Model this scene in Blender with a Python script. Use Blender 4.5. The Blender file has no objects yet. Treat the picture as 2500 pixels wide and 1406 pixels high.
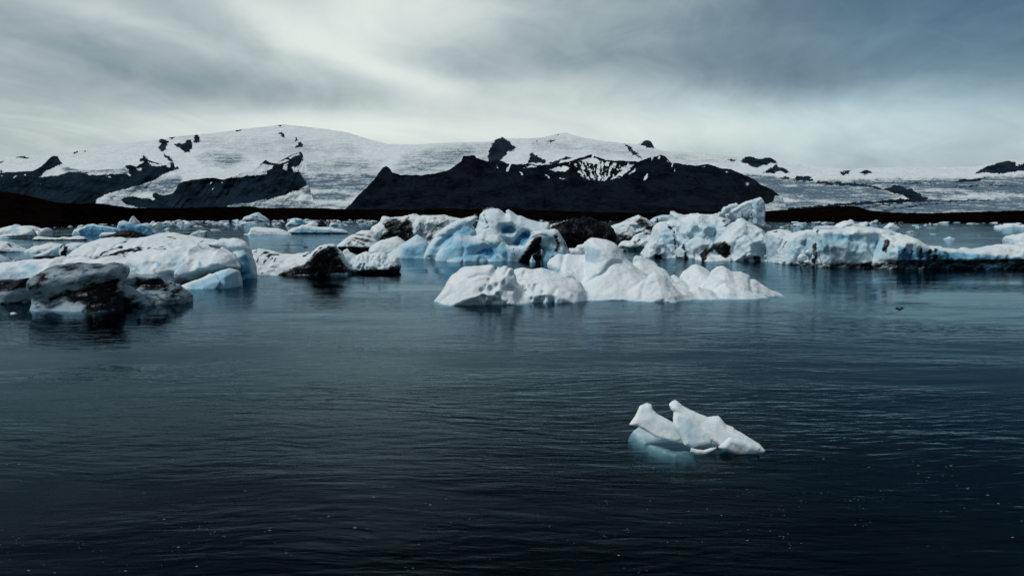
import bpy, math, random
import numpy as np
import openvdb
from mathutils import Matrix, Vector

random.seed(7)
rng = np.random.default_rng(11)
S = bpy.context.scene
COL = S.collection
R_ = math.radians

# ---------------------------------------------------------------- camera
F = 1962.0                      # focal length in photograph pixels (2500 wide)
CX, CY, HOR, CAMH = 1250.0, 703.0, 522.0, 8.0
PITCH = math.atan((CY - HOR) / F)
cp, sp = math.cos(PITCH), math.sin(PITCH)
cam = bpy.data.cameras.new('camera')
cam.sensor_width = 36.0
cam.lens = 36.0 * F / 2500.0
cam.clip_start = 0.5
cam.clip_end = 200000.0
camo = bpy.data.objects.new('camera', cam)
camo.location = (0, 0, CAMH)
camo.rotation_euler = (math.pi / 2 - PITCH, 0, 0)
COL.objects.link(camo)
S.camera = camo

# ---------------------------------------------------------------- render / exposure
S.render.engine = 'CYCLES'
S.view_settings.view_transform = 'Standard'
S.view_settings.look = 'None'
S.view_settings.exposure = 0.0
S.view_settings.gamma = 1.0
S.cycles.use_denoising = True
S.cycles.max_bounces = 5
S.cycles.diffuse_bounces = 2
S.cycles.glossy_bounces = 2
S.cycles.transparent_max_bounces = 8
S.cycles.volume_bounces = 0
S.cycles.caustics_reflective = False
S.cycles.caustics_refractive = False

# ---------------------------------------------------------------- sun and overcast sky
SUN_EL, SUN_AZ = R_(56), R_(256)            # azimuth from +Y, clockwise: high, behind the camera to the left
sun = bpy.data.lights.new('sun', 'SUN')
sun.energy = 2.3
sun.angle = R_(13)
sun.color = (1.0, 0.985, 0.96)
suno = bpy.data.objects.new('sun', sun)
suno.rotation_euler = (math.pi / 2 - SUN_EL, 0, math.pi - SUN_AZ)
COL.objects.link(suno)

W = bpy.data.worlds.new('World')
S.world = W
W.use_nodes = True
W.cycles.sampling_method = 'MANUAL'
W.cycles.sample_map_resolution = 256


class NB:
    """little node-graph writer"""

    def __init__(s, nt):
        s.nt = nt
        nt.nodes.clear()

    def n(s, t, **kw):
        nd = s.nt.nodes.new(t)
        for k, v in kw.items():
            setattr(nd, k, v)
        return nd

    def put(s, sock, v):
        if hasattr(v, 'is_output') or isinstance(v, bpy.types.NodeSocket):
            s.nt.links.new(v, sock)
        elif v is not None:
            sock.default_value = v

    def m(s, op, a, b=None, c=None, clamp=False):
        nd = s.n('ShaderNodeMath', operation=op, use_clamp=clamp)
        s.put(nd.inputs[0], a)
        if b is not None: s.put(nd.inputs[1], b)
        if c is not None: s.put(nd.inputs[2], c)
        return nd.outputs[0]

    def vm(s, op, a, b=None):
        nd = s.n('ShaderNodeVectorMath', operation=op)
        s.put(nd.inputs[0], a)
        if b is not None: s.put(nd.inputs[1], b)
        return nd.outputs[0]

    def comb(s, x, y, z):
        nd = s.n('ShaderNodeCombineXYZ')
        for i, v in enumerate((x, y, z)): s.put(nd.inputs[i], v)
        return nd.outputs[0]

    def sep(s, v):
        nd = s.n('ShaderNodeSeparateXYZ')
        s.put(nd.inputs[0], v)
        return nd.outputs

    def noise(s, vec, scale=1.0, detail=4.0, rough=0.5, dist=0.0, lac=2.0):
        nd = s.n('ShaderNodeTexNoise')
        s.put(nd.inputs['Vector'], vec)
        nd.inputs['Scale'].default_value = scale
        nd.inputs['Detail'].default_value = detail
        nd.inputs['Roughness'].default_value = rough
        nd.inputs['Lacunarity'].default_value = lac
        nd.inputs['Distortion'].default_value = dist
        return nd.outputs['Fac']

    def mix(s, fac, a, b, blend='MIX'):
        nd = s.n('ShaderNodeMix', data_type='RGBA', blend_type=blend)
        s.put(nd.inputs[0], fac)
        for i, v in ((6, a), (7, b)):
            if isinstance(v, tuple) and len(v) == 3: v = v + (1.0,)
            s.put(nd.inputs[i], v)
        return nd.outputs[2]

    def ss(s, v, lo, hi, t0=0.0, t1=1.0):
        nd = s.n('ShaderNodeMapRange', interpolation_type='SMOOTHSTEP')
        s.put(nd.inputs[0], v)
        for i, q in ((1, lo), (2, hi), (3, t0), (4, t1)): s.put(nd.inputs[i], q)
        return nd.outputs[0]

    def ramp(s, v, stops, interp='LINEAR'):
        nd = s.n('ShaderNodeValToRGB')
        nd.color_ramp.interpolation = interp
        e = nd.color_ramp.elements
        while len(e) > 1: e.remove(e[-1])
        e[0].position, e[0].color = stops[0][0], tuple(stops[0][1]) + (1,)
        for p, c in stops[1:]:
            q = e.new(p)
            q.color = tuple(c) + (1,)
        s.put(nd.inputs[0], v)
        return nd.outputs[0]


def lin(r, g, b):
    return tuple(((c / 255) / 12.92 if c / 255 <= 0.04045 else ((c / 255 + 0.055) / 1.055) ** 2.4) for c in (r, g, b))


def build_world():
    b = NB(W.node_tree)
    out = b.n('ShaderNodeOutputWorld')
    bg = b.n('ShaderNodeBackground')
    b.nt.links.new(bg.outputs[0], out.inputs[0])
    sky = b.n('ShaderNodeTexSky', sky_type='NISHITA')
    sky.sun_disc = False
    sky.sun_elevation = SUN_EL
    sky.sun_rotation = SUN_AZ
    clear = b.mix(1.0, sky.outputs[0], (0.10, 0.10, 0.10), 'MULTIPLY')
    d = b.n('ShaderNodeTexCoord').outputs['Generated']
    x, y, z = b.sep(d)
    az = b.m('ARCTAN2', x, y)
    el = b.m('ARCSINE', z)
    # cloud-deck coordinates: the deck is a plane overhead, its bands run towards one point on the horizon
    zz = b.m('ADD', b.m('MAXIMUM', z, 0.0), 0.085)
    u, v = b.m('DIVIDE', x, zz), b.m('DIVIDE', y, zz)
    a0 = math.atan((1880 - CX) / F)
    al = b.m('ADD', b.m('MULTIPLY', u, math.sin(a0)), b.m('MULTIPLY', v, math.cos(a0)))
    ac = b.m('SUBTRACT', b.m('MULTIPLY', u, math.cos(a0)), b.m('MULTIPLY', v, math.sin(a0)))
    warp = b.noise(b.comb(u, v, 3.1), 0.35, 2, 0.5)
    acw = b.m('ADD', ac, b.m('MULTIPLY', b.m('SUBTRACT', warp, 0.5), 2.4))
    n1 = b.noise(b.comb(b.m('MULTIPLY', al, 0.22), acw, 0.0), 0.55, 4, 0.55)
    n2 = b.noise(b.comb(b.m('MULTIPLY', al, 0.16), acw, 7.0), 1.7, 5, 0.6)
    n3 = b.noise(b.comb(az, b.m('MULTIPLY', el, 3.5), 1.0), 3.2, 3, 0.55, 0.6)
    n4 = b.noise(b.comb(az, b.m('MULTIPLY', el, 2.2), 5.0), 11.0, 3, 0.6, 0.5)

    wa = b.m('MULTIPLY', b.m('SUBTRACT', n3, 0.5), 0.10)
    wb = b.m('MULTIPLY', b.m('SUBTRACT', b.noise(b.comb(az, b.m('MULTIPLY', el, 2.0), 9.0), 4.0, 2, 0.55), 0.5), 0.05)
    azw, elw = b.m('ADD', az, wa), b.m('ADD', el, wb)

    def band(px, py, lx, ly, ang, amp):
        """a long soft cloud band, centre and lengths in photograph pixels turned to angles"""
        ca, ce = math.atan((px - CX) / F), math.atan((HOR - py) / F)
        c, s_ = math.cos(ang), math.sin(ang)
        da, de = b.m('SUBTRACT', azw, ca), b.m('SUBTRACT', elw, ce)
        p = b.m('ADD', b.m('MULTIPLY', da, c), b.m('MULTIPLY', de, s_))
        q = b.m('SUBTRACT', b.m('MULTIPLY', de, c), b.m('MULTIPLY', da, s_))
        p, q = b.m('DIVIDE', p, lx / F), b.m('DIVIDE', q, ly / F)
        r2 = b.m('ADD', b.m('MULTIPLY', p, p), b.m('MULTIPLY', q, q))
        return b.m('MULTIPLY', b.m('EXPONENT', b.m('MULTIPLY', r2, -1.0)), amp)

    val = b.m('ADD', b.m('MULTIPLY', b.m('SUBTRACT', n1, 0.5), 0.22), b.m('MULTIPLY', b.m('SUBTRACT', n2, 0.5), 0.34))
    val = b.m('ADD', val, b.m('MULTIPLY', b.m('SUBTRACT', n4, 0.5), 0.20))
    base = b.ss(el, 0.02, 0.58, 0.67, 0.24)
    val = b.m('ADD', val, base)
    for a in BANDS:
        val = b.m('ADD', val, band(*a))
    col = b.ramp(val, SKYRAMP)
    # thinner, bluer cover towards the right
    blue = b.m('ADD', band(2560, -20, 620, 330, 0.25, 0.75), 0.04)
    col = b.mix(b.m('MINIMUM', blue, 0.8), col, b.mix(1.0, col, (0.42, 0.80, 1.02), 'MULTIPLY'))
    colm = b.mix(0.92, clear, col)
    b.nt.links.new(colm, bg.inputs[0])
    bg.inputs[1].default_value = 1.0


# (px, py, half length, half width, tilt, brightness)
BANDS = [
    (820, 140, 320, 40, -0.36, 0.13),
    (980, 195, 200, 24, -0.24, 0.16),
    (560, 40, 300, 54, -0.36, 0.09),
    (960, 60, 260, 80, 0.10, 0.20),
    (60, 30, 420, 120, -0.05, 0.16),
    (300, 120, 380, 26, -0.22, 0.10),
    (700, 250, 420, 36, -0.02, -0.14),
    (250, 190, 300, 40, -0.10, -0.06),
    (1300, 130, 330, 60, -0.06, -0.06),
    (1650, 60, 420, 50, -0.06, -0.05),
    (2000, 190, 520, 52, -0.03, -0.13),
    (2520, 30, 460, 190, 0.0, -0.30),
    (1350, 310, 800, 66, 0.0, 0.16),
    (690, 325, 420, 34, 0.0, 0.24),
    (1900, 340, 600, 60, 0.0, 0.14),
    (60, 310, 300, 60, 0.0, -0.06),
    (1150, 235, 260, 30, 0.05, 0.08),
    (1250, 10, 500, 40, -0.03, 0.06),
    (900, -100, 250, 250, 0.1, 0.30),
]
SKYRAMP = [(0.0, lin(38, 60, 80)), (0.25, lin(88, 106, 120)), (0.45, lin(132, 147, 154)), (0.62, lin(172, 184, 186)),
           (0.80, lin(208, 217, 214)), (1.0, lin(232, 237, 230))]
build_world()


# ---------------------------------------------------------------- geometry helpers
def ray(px, py):
    dx, dy = (np.asarray(px, float) - CX) / F, (CY - np.asarray(py, float)) / F
    return dx, cp + dy * sp, -sp + dy * cp


def unproj(px, py, Y):
    x, y, z = ray(px, py)
    k = Y / y
    return x * k, np.asarray(Y, float) * np.ones_like(x), CAMH + z * k


def proj(x, y, z):
    h = z - CAMH
    depth = y * cp - h * sp
    up = y * sp + h * cp
    return CX + F * x / depth, CY - F * up / depth


def water_y(py):
    _, y, z = ray(CX, py)
    return float(-CAMH * y / z)


LAT = np.random.default_rng(3).random(64 ** 3).astype(np.float32)


def vnoise(x, y, z):
    xi, yi, zi = np.floor(x), np.floor(y), np.floor(z)
    fx, fy, fz = (x - xi).astype(np.float32), (y - yi).astype(np.float32), (z - zi).astype(np.float32)
    xi, yi, zi = xi.astype(np.int64), yi.astype(np.int64), zi.astype(np.int64)
    fx, fy, fz = fx * fx * (3 - 2 * fx), fy * fy * (3 - 2 * fy), fz * fz * (3 - 2 * fz)
    x0, x1 = (xi & 63) << 12, ((xi + 1) & 63) << 12
    y0, y1 = (yi & 63) << 6, ((yi + 1) & 63) << 6
    z0, z1 = zi & 63, (zi + 1) & 63

    def L(a, b, c): return LAT[a + b + c]
    c00 = L(x0, y0, z0) * (1 - fx) + L(x1, y0, z0) * fx
    c10 = L(x0, y1, z0) * (1 - fx) + L(x1, y1, z0) * fx
    c01 = L(x0, y0, z1) * (1 - fx) + L(x1, y0, z1) * fx
    c11 = L(x0, y1, z1) * (1 - fx) + L(x1, y1, z1) * fx
    return (c00 * (1 - fy) + c10 * fy) * (1 - fz) + (c01 * (1 - fy) + c11 * fy) * fz - 0.5


def fbm(x, y, z, octv=3, gain=0.5):
    s, a = 0, 1.0
    for i in range(octv):
        k = 2.03 ** i
        s = s + a * vnoise(x * k + 17.3 * i, y * k + 5.1 * i, z * k + 9.7 * i)
        a *= gain
    return s


def worley(x, y, z):
    """distance to the nearest of one random point per unit cell"""
    xi, yi, zi = np.floor(x).astype(np.int64), np.floor(y).astype(np.int64), np.floor(z).astype(np.int64)
    fx, fy, fz = (x - xi).astype(np.float32), (y - yi).astype(np.float32), (z - zi).astype(np.float32)
    best = np.full(x.shape, 9.0, np.float32)
    for i in (-1, 0, 1):
        for j in (-1, 0, 1):
            for k in (-1, 0, 1):
                h = (((xi + i) & 63) << 12) + (((yi + j) & 63) << 6) + ((zi + k) & 63)
                dx, dy, dz = i + LAT[h] - fx, j + LAT[h - 77777] - fy, k + LAT[h - 155555] - fz
                np.minimum(best, dx * dx + dy * dy + dz * dz, out=best)
    return np.sqrt(best)


def biggest_piece(V, Q):
    """keep only the largest connected piece of a quad mesh"""
    lab = np.arange(len(V))
    while True:
        m = lab[Q].min(1)
        new = lab.copy()
        for c in range(4): np.minimum.at(new, Q[:, c], m)
        for c in range(4): np.minimum.at(new, lab[Q[:, c]], m)
        new = new[new]
        new = new[new]
        if np.array_equal(new, lab): break
        lab = new
    root = np.bincount(lab[Q[:, 0]]).argmax()
    keep = lab == root
    idx = np.cumsum(keep) - 1
    return V[keep], idx[Q[keep[Q[:, 0]]]]


def poly_sd(P, x, z):
    """signed distance to a polygon, positive inside"""
    P = np.asarray(P, float)
    d2 = np.full(x.shape, 1e30)
    ins = np.zeros(x.shape, bool)
    for i in range(len(P)):
        ax, az = P[i]
        bx, bz = P[(i + 1) % len(P)]
        ex, ez = bx - ax, bz - az
        t = np.clip(((x - ax) * ex + (z - az) * ez) / (ex * ex + ez * ez + 1e-12), 0, 1)
        d2 = np.minimum(d2, (x - ax - t * ex) ** 2 + (z - az - t * ez) ** 2)
        if az != bz:
            c = ((az > z) != (bz > z)) & (x < (bx - ax) * (z - az) / (bz - az) + ax)
            ins ^= c
    d = np.sqrt(d2)
    return np.where(ins, d, -d)


def line_d(P, x, z):
    P = np.asarray(P, float)
    d2 = np.full(x.shape, 1e30)
    for i in range(len(P) - 1):
        ax, az = P[i]
        bx, bz = P[i + 1]
        ex, ez = bx - ax, bz - az
        t = np.clip(((x - ax) * ex + (z - az) * ez) / (ex * ex + ez * ez + 1e-12), 0, 1)
        d2 = np.minimum(d2, (x - ax - t * ex) ** 2 + (z - az - t * ez) ** 2)
    return np.sqrt(d2)


def sstep(v, lo, hi):
    t = np.clip((v - lo) / (hi - lo), 0, 1)
    return t * t * (3 - 2 * t)


def mesh_obj(name, verts, faces, mat, attrs=None, smooth=True, parent=None):
    me = bpy.data.meshes.new(name)
    verts = np.asarray(verts, np.float32)
    if isinstance(faces, np.ndarray) and faces.ndim == 2:
        nf, k = faces.shape
        me.vertices.add(len(verts))
        me.vertices.foreach_set('co', verts.ravel())
        me.loops.add(nf * k)
        me.loops.foreach_set('vertex_index', faces.astype(np.int32).ravel())
        me.polygons.add(nf)
        me.polygons.foreach_set('loop_start', np.arange(0, nf * k, k, dtype=np.int32))
        me.update(calc_edges=True)
        me.validate()
    else:
        me.from_pydata([tuple(map(float, v)) for v in verts], [], [tuple(int(i) for i in f) for f in faces])
    for k, v in (attrs or {}).items():
        at = me.attributes.new(k, 'FLOAT', 'POINT')
        if len(me.vertices) == len(v):
            at.data.foreach_set('value', np.asarray(v, np.float32))
    if smooth:
        me.polygons.foreach_set('use_smooth', np.ones(len(me.polygons), bool))
    if mat: me.materials.append(mat)
    o = bpy.data.objects.new(name, me)
    COL.objects.link(o)
    if parent: o.parent = parent
    return o


def tag(o, label=None, cat=None, group=None, kind=None):
    for k, v in (('label', label), ('category', cat), ('group', group), ('kind', kind)):
        if v: o[k] = v
    return o


def new_mat(name):
    m = bpy.data.materials.new(name)
    m.use_nodes = True
    return m, NB(m.node_tree)


# ---------------------------------------------------------------- materials
def ice_material(name, white, blue, dirt, rough=0.42, bump=0.6, bscale=1.0, steep_shade=0.46, sss=0.0):
    m, b = new_mat(name)
    out = b.n('ShaderNodeOutputMaterial')
    p = b.n('ShaderNodeBsdfPrincipled')
    b.nt.links.new(p.outputs[0], out.inputs[0])
    pos = b.n('ShaderNodeNewGeometry').outputs['Position']
    ad = b.n('ShaderNodeAttribute', attribute_name='dirt').outputs['Fac']
    ab = b.n('ShaderNodeAttribute', attribute_name='blue').outputs['Fac']
    n1 = b.noise(pos, 0.9 * bscale, 5, 0.62)
    n2 = b.noise(pos, 5.0 * bscale, 4, 0.6)
    n3 = b.noise(pos, 0.35 * bscale, 3, 0.5)
    # compact blue ice where the air has been pressed out, snow crust elsewhere
    fb = b.m('ADD', ab, b.m('MULTIPLY', b.m('SUBTRACT', n3, 0.46), 0.55), clamp=True)
    fb = b.m('MULTIPLY', fb, b.ss(n1, 0.25, 0.6, 0.75, 1.0))
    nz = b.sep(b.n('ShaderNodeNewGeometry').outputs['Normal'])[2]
    steep_tint = b.m('MULTIPLY', b.ss(b.m('ADD', nz, b.m('MULTIPLY', b.m('SUBTRACT', n1, 0.5), 0.9)), 0.0, 0.75, 1.0, 0.0), steep_shade)   # snow crust on flatter faces; steep ones tinted bluer, form shading put into colour
    fb = b.m('MAXIMUM', fb, steep_tint)
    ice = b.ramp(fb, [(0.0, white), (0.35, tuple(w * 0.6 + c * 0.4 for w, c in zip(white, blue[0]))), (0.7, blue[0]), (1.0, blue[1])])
    grain = b.ss(n2, 0.3, 0.75, 0.90, 1.03)
    gc = b.n('ShaderNodeCombineColor')
    for i in range(3): b.put(gc.inputs[i], grain)
    ice = b.mix(1.0, ice, gc.outputs[0], 'MULTIPLY')
    px_, py_, pz_ = b.sep(pos)
    lay = b.comb(b.m('MULTIPLY', px_, 0.45), b.m('MULTIPLY', py_, 0.45), b.m('ADD', b.m('MULTIPLY', pz_, 1.5), b.m('MULTIPLY', px_, -0.45)))
    n4 = b.noise(lay, 2.0 * bscale, 6, 0.72, 0.6)
    nn = b.m('ADD', b.m('MULTIPLY', n4, 0.72), b.m('MULTIPLY', n1, 0.28))
    # wind-blown ash: a faint dusting everywhere, dense where ash bands melt out; painted undercut shade too
    fd = b.m('SUBTRACT', b.m('MULTIPLY', ad, 1.22), b.ss(nn, 0.34, 0.66, 0.0, 0.72))
    fd = b.ss(fd, 0.0, 0.70)
    fd = b.m('MULTIPLY', fd, b.ss(ad, 0.0, 0.12, 0.0, 1.0))
    col = b.mix(fd, ice, dirt)
    b.nt.links.new(col, p.inputs['Base Color'])
    p.inputs['Roughness'].default_value = rough
    b.put(p.inputs['Roughness'], b.m('SUBTRACT', b.m('ADD', b.m('MULTIPLY', fb, -0.16), rough + 0.1), b.m('MULTIPLY', fd, 0.12)))
    p.inputs['IOR'].default_value = 1.31
    if sss:
        p.inputs['Subsurface Weight'].default_value = sss
        p.inputs['Subsurface Radius'].default_value = (0.5, 0.8, 1.0)
        p.inputs['Subsurface Scale'].default_value = 0.3
    p.inputs['Specular IOR Level'].default_value = 0.15
    wv = b.vm('ADD', pos, b.vm('MULTIPLY', b.comb(n1, n3, n2), (0.5 / bscale, 0.5 / bscale, 0.5 / bscale)))
    h = b.m('ADD', b.m('MULTIPLY', n1, 0.40), b.m('MULTIPLY', n2, 0.10))
    for sc, am in ((0.75, 0.42), (2.3, 0.14)):              # sun cups and melt scallops with sharp rims
        vo = b.n('ShaderNodeTexVoronoi', feature='F1')
        b.put(vo.inputs['Vector'], wv)
        vo.inputs['Scale'].default_value = sc * bscale
        h = b.m('ADD', h, b.m('MULTIPLY', vo.outputs['Distance'], am))
    bp = b.n('ShaderNodeBump')
    bp.inputs['Strength'].default_value = bump
    bp.inputs['Distance'].default_value = 0.6 / bscale
    b.nt.links.new(h, bp.inputs['Height'])
    b.nt.links.new(bp.outputs[0], p.inputs['Normal'])
    return m


BLUE = ((0.26, 0.52, 0.67), (0.03, 0.17, 0.32))
ASH = (0.0030, 0.0038, 0.0050)
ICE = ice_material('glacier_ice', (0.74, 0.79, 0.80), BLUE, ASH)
ICESMOOTH = ice_material('smooth_snow_ice', (0.76, 0.80, 0.81), BLUE, ASH, bump=0.46, steep_shade=0.46)
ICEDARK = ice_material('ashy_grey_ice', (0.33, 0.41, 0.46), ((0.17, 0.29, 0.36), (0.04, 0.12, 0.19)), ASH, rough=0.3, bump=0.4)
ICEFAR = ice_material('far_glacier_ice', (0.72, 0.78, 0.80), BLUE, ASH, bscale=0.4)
ICENEAR = ice_material('clear_shard_ice', (0.74, 0.79, 0.80), ((0.40, 0.62, 0.70), (0.16, 0.38, 0.50)), ASH, rough=0.25, bscale=2.5, bump=0.18, steep_shade=0.12, sss=0.9)


def terrain_material(name, rock, snow, grey, scale, stretch=(1, 1, 1), bump=0.5):
    m, b = new_mat(name)
    out = b.n('ShaderNodeOutputMaterial')
    p = b.n('ShaderNodeBsdfPrincipled')
    b.nt.links.new(p.outputs[0], out.inputs[0])
    pos = b.n('ShaderNodeNewGeometry').outputs['Position']
    pv = b.vm('MULTIPLY', pos, stretch)
    asn = b.n('ShaderNodeAttribute', attribute_name='snow').outputs['Fac']
    ag = b.n('ShaderNodeAttribute', attribute_name='grey').outputs['Fac']
    n1 = b.noise(pv, scale, 6, 0.65)
    n2 = b.noise(pv, scale * 5, 5, 0.7)
    n3 = b.noise(b.vm('MULTIPLY', pos, (0.25, 0.6, 2.5)), scale * 4.5, 5, 0.7)
    rk = b.mix(b.ss(n1, 0.35, 0.65), tuple(c * 0.5 for c in rock), tuple(c * 1.6 for c in rock))
    rk = b.mix(b.ss(n2, 0.48, 0.7, 0.0, 0.7), rk, tuple(c * 2.6 for c in rock))
    n6 = b.noise(b.vm('MULTIPLY', pos, (0.5, 0.35, 1.6)), scale * 18, 5, 0.75)
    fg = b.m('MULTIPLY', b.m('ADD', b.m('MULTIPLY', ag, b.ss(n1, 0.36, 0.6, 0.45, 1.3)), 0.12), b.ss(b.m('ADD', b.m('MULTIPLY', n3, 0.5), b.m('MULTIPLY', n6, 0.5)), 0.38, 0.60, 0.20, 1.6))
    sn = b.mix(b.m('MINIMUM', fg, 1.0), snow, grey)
    n5 = b.noise(b.vm('MULTIPLY', pos, (1.0, 0.5, 0.8)), scale * 16, 5, 0.75)
    fs = b.m('ADD', asn, b.m('MULTIPLY', b.m('SUBTRACT', n5, 0.5), 1.9))
    fs = b.m('MULTIPLY', b.ss(fs, 0.42, 0.58), b.ss(asn, 0.02, 0.25))
    fs = b.m('MAXIMUM', fs, b.ss(asn, 0.93, 0.995))
    b.nt.links.new(b.mix(fs, rk, sn), p.inputs['Base Color'])
    p.inputs['Roughness'].default_value = 0.85
    p.inputs['Specular IOR Level'].default_value = 0.0
    bp = b.n('ShaderNodeBump')
    bp.inputs['Strength'].default_value = bump
    bp.inputs['Distance'].default_value = 0.35 / scale
    b.nt.links.new(b.m('ADD', n1, b.m('MULTIPLY', n3, 0.35)), bp.inputs['Height'])
    b.nt.links.new(bp.outputs[0], p.inputs['Normal'])
    return m


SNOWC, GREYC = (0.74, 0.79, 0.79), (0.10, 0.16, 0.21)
M_CAP = terrain_material('icecap_snow', (0.010, 0.018, 0.028), SNOWC, GREYC, 1 / 260.0, bump=0.5)
M_LEFT = terrain_material('basalt_left', (0.0075, 0.0150, 0.0235), SNOWC, GREYC, 1 / 160.0)
M_MID = terrain_material('basalt_mountain', (0.0048, 0.0074, 0.0108), SNOWC, GREYC, 1 / 110.0)
M_MOR = terrain_material('moraine_gravel', (0.0021, 0.0014, 0.0012), SNOWC, GREYC, 1 / 14.0)


def water_material():
    m, b = new_mat('lagoon_water')
    out = b.n('ShaderNodeOutputMaterial')
    pos = b.n('ShaderNodeNewGeometry').outputs['Position']
    x, y, z = b.sep(pos)
    wx = b.m('MULTIPLY', b.m('SUBTRACT', b.noise(pos, 0.05, 2, 0.5), 0.5), 6.0)
    yy = b.m('ADD', y, wx)
    patch = b.ss(b.noise(b.comb(b.m('MULTIPLY', x, 0.35), yy, 0), 0.05, 3, 0.55), 0.36, 0.62, 0.10, 1.6)
    r1 = b.noise(b.comb(b.m('MULTIPLY', x, 0.30), yy, 0.0), 2.4, 2, 0.5, 0.3)
    r2 = b.noise(b.comb(b.m('MULTIPLY', x, 0.38), yy, 4.0), 0.85, 3, 0.5, 0.4)
    r3 = b.noise(b.comb(b.m('MULTIPLY', x, 0.5), yy, 9.0), 0.16, 2, 0.5)
    h = b.m('ADD', b.m('MULTIPLY', r1, 0.027), b.m('MULTIPLY', r2, 0.042))
    h = b.m('ADD', b.m('MULTIPLY', h, patch), b.m('MULTIPLY', r3, 0.07))
    bp = b.n('ShaderNodeBump')
    bp.inputs['Strength'].default_value = 1.0
    bp.inputs['Distance'].default_value = 1.0
    b.nt.links.new(h, bp.inputs['Height'])
    fr = b.n('ShaderNodeFresnel')
    fr.inputs['IOR'].default_value = 1.10
    b.nt.links.new(bp.outputs[0], fr.inputs['Normal'])
    gl = b.n('ShaderNodeBsdfGlossy')
    gl.inputs['Roughness'].default_value = 0.035
    gl.inputs['Color'].default_value = (0.60, 0.85, 1.0, 1)
    b.nt.links.new(bp.outputs[0], gl.inputs['Normal'])
    tr = b.n('ShaderNodeBsdfTransparent')
    mx = b.n('ShaderNodeMixShader')
    b.nt.links.new(fr.outputs[0], mx.inputs[0])
    b.nt.links.new(tr.outputs[0], mx.inputs[1])
    b.nt.links.new(gl.outputs[0], mx.inputs[2])
    b.nt.links.new(mx.outputs[0], out.inputs['Surface'])
    va = b.n('ShaderNodeVolumeAbsorption')
    va.inputs['Color'].default_value = (0.20, 0.46, 0.52, 1)
    va.inputs['Density'].default_value = 2.0
    b.nt.links.new(va.outputs[0], out.inputs['Volume'])
    return m


M_WATER = water_material()


def plain(name, c, rough=0.8):
    m, b = new_mat(name)
    out = b.n('ShaderNodeOutputMaterial')
    p = b.n('ShaderNodeBsdfPrincipled')
    b.nt.links.new(p.outputs[0], out.inputs[0])
    pos = b.n('ShaderNodeTexCoord').outputs['Object']
    n = b.noise(pos, 6.0, 4, 0.6)
    b.nt.links.new(b.mix(b.ss(n, 0.3, 0.7), tuple(q * 0.75 for q in c), tuple(min(1, q * 1.15) for q in c)), p.inputs['Base Color'])
    p.inputs['Roughness'].default_value = rough
    return m


# ---------------------------------------------------------------- setting: lagoon and ground
def box_mesh(name, x0, x1, y0, y1, z0, z1, mat):
    v = [(x0, y0, z0), (x1, y0, z0), (x1, y1, z0), (x0, y1, z0), (x0, y0, z1), (x1, y0, z1), (x1, y1, z1), (x0, y1, z1)]
    f = [(0, 3, 2, 1), (4, 5, 6, 7), (0, 1, 5, 4), (1, 2, 6, 5), (2, 3, 7, 6), (3, 0, 4, 7)]
    return mesh_obj(name, v, f, mat, smooth=False)


tag(box_mesh('water', -4000, 4000, 2, 1900, -12, 0, M_WATER), 'dark calm rippled glacial lagoon water', kind='structure')
M_BED = plain('silt', (0.008, 0.010, 0.011))
tag(mesh_obj('lake_bed', [(-60000, -2000, -12.5), (60000, -2000, -12.5), (60000, 60000, -12.5), (-60000, 60000, -12.5)], [(0, 1, 2, 3)], M_BED, smooth=False),
    'dark silty bed under the lagoon', kind='structure')


# ---------------------------------------------------------------- setting: mountains, ice cap, moraine
def interp(P, q):
    P = sorted(P)
    return np.interp(q, [p[0] for p in P], [p[1] for p in P])


def mask_polys(px, py, polys, default_soft=2.0):
    out = np.zeros(px.shape)
    for e in polys:
        P, soft, st = (e + (default_soft, 1.0))[:3] if isinstance(e, tuple) else (e, default_soft, 1.0)
        d = poly_sd(P, px, py)
        out = np.maximum(out, st * sstep(d, -soft, soft))
    return out


def mask_lines(px, py, lines, vary=1.0):
    out = np.zeros(px.shape)
    for P, w, st in lines:
        wv = w * vary
        out = np.maximum(out, st * sstep(wv - line_d(P, px, py), -w * 0.7, w * 0.7))
    return out


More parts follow.
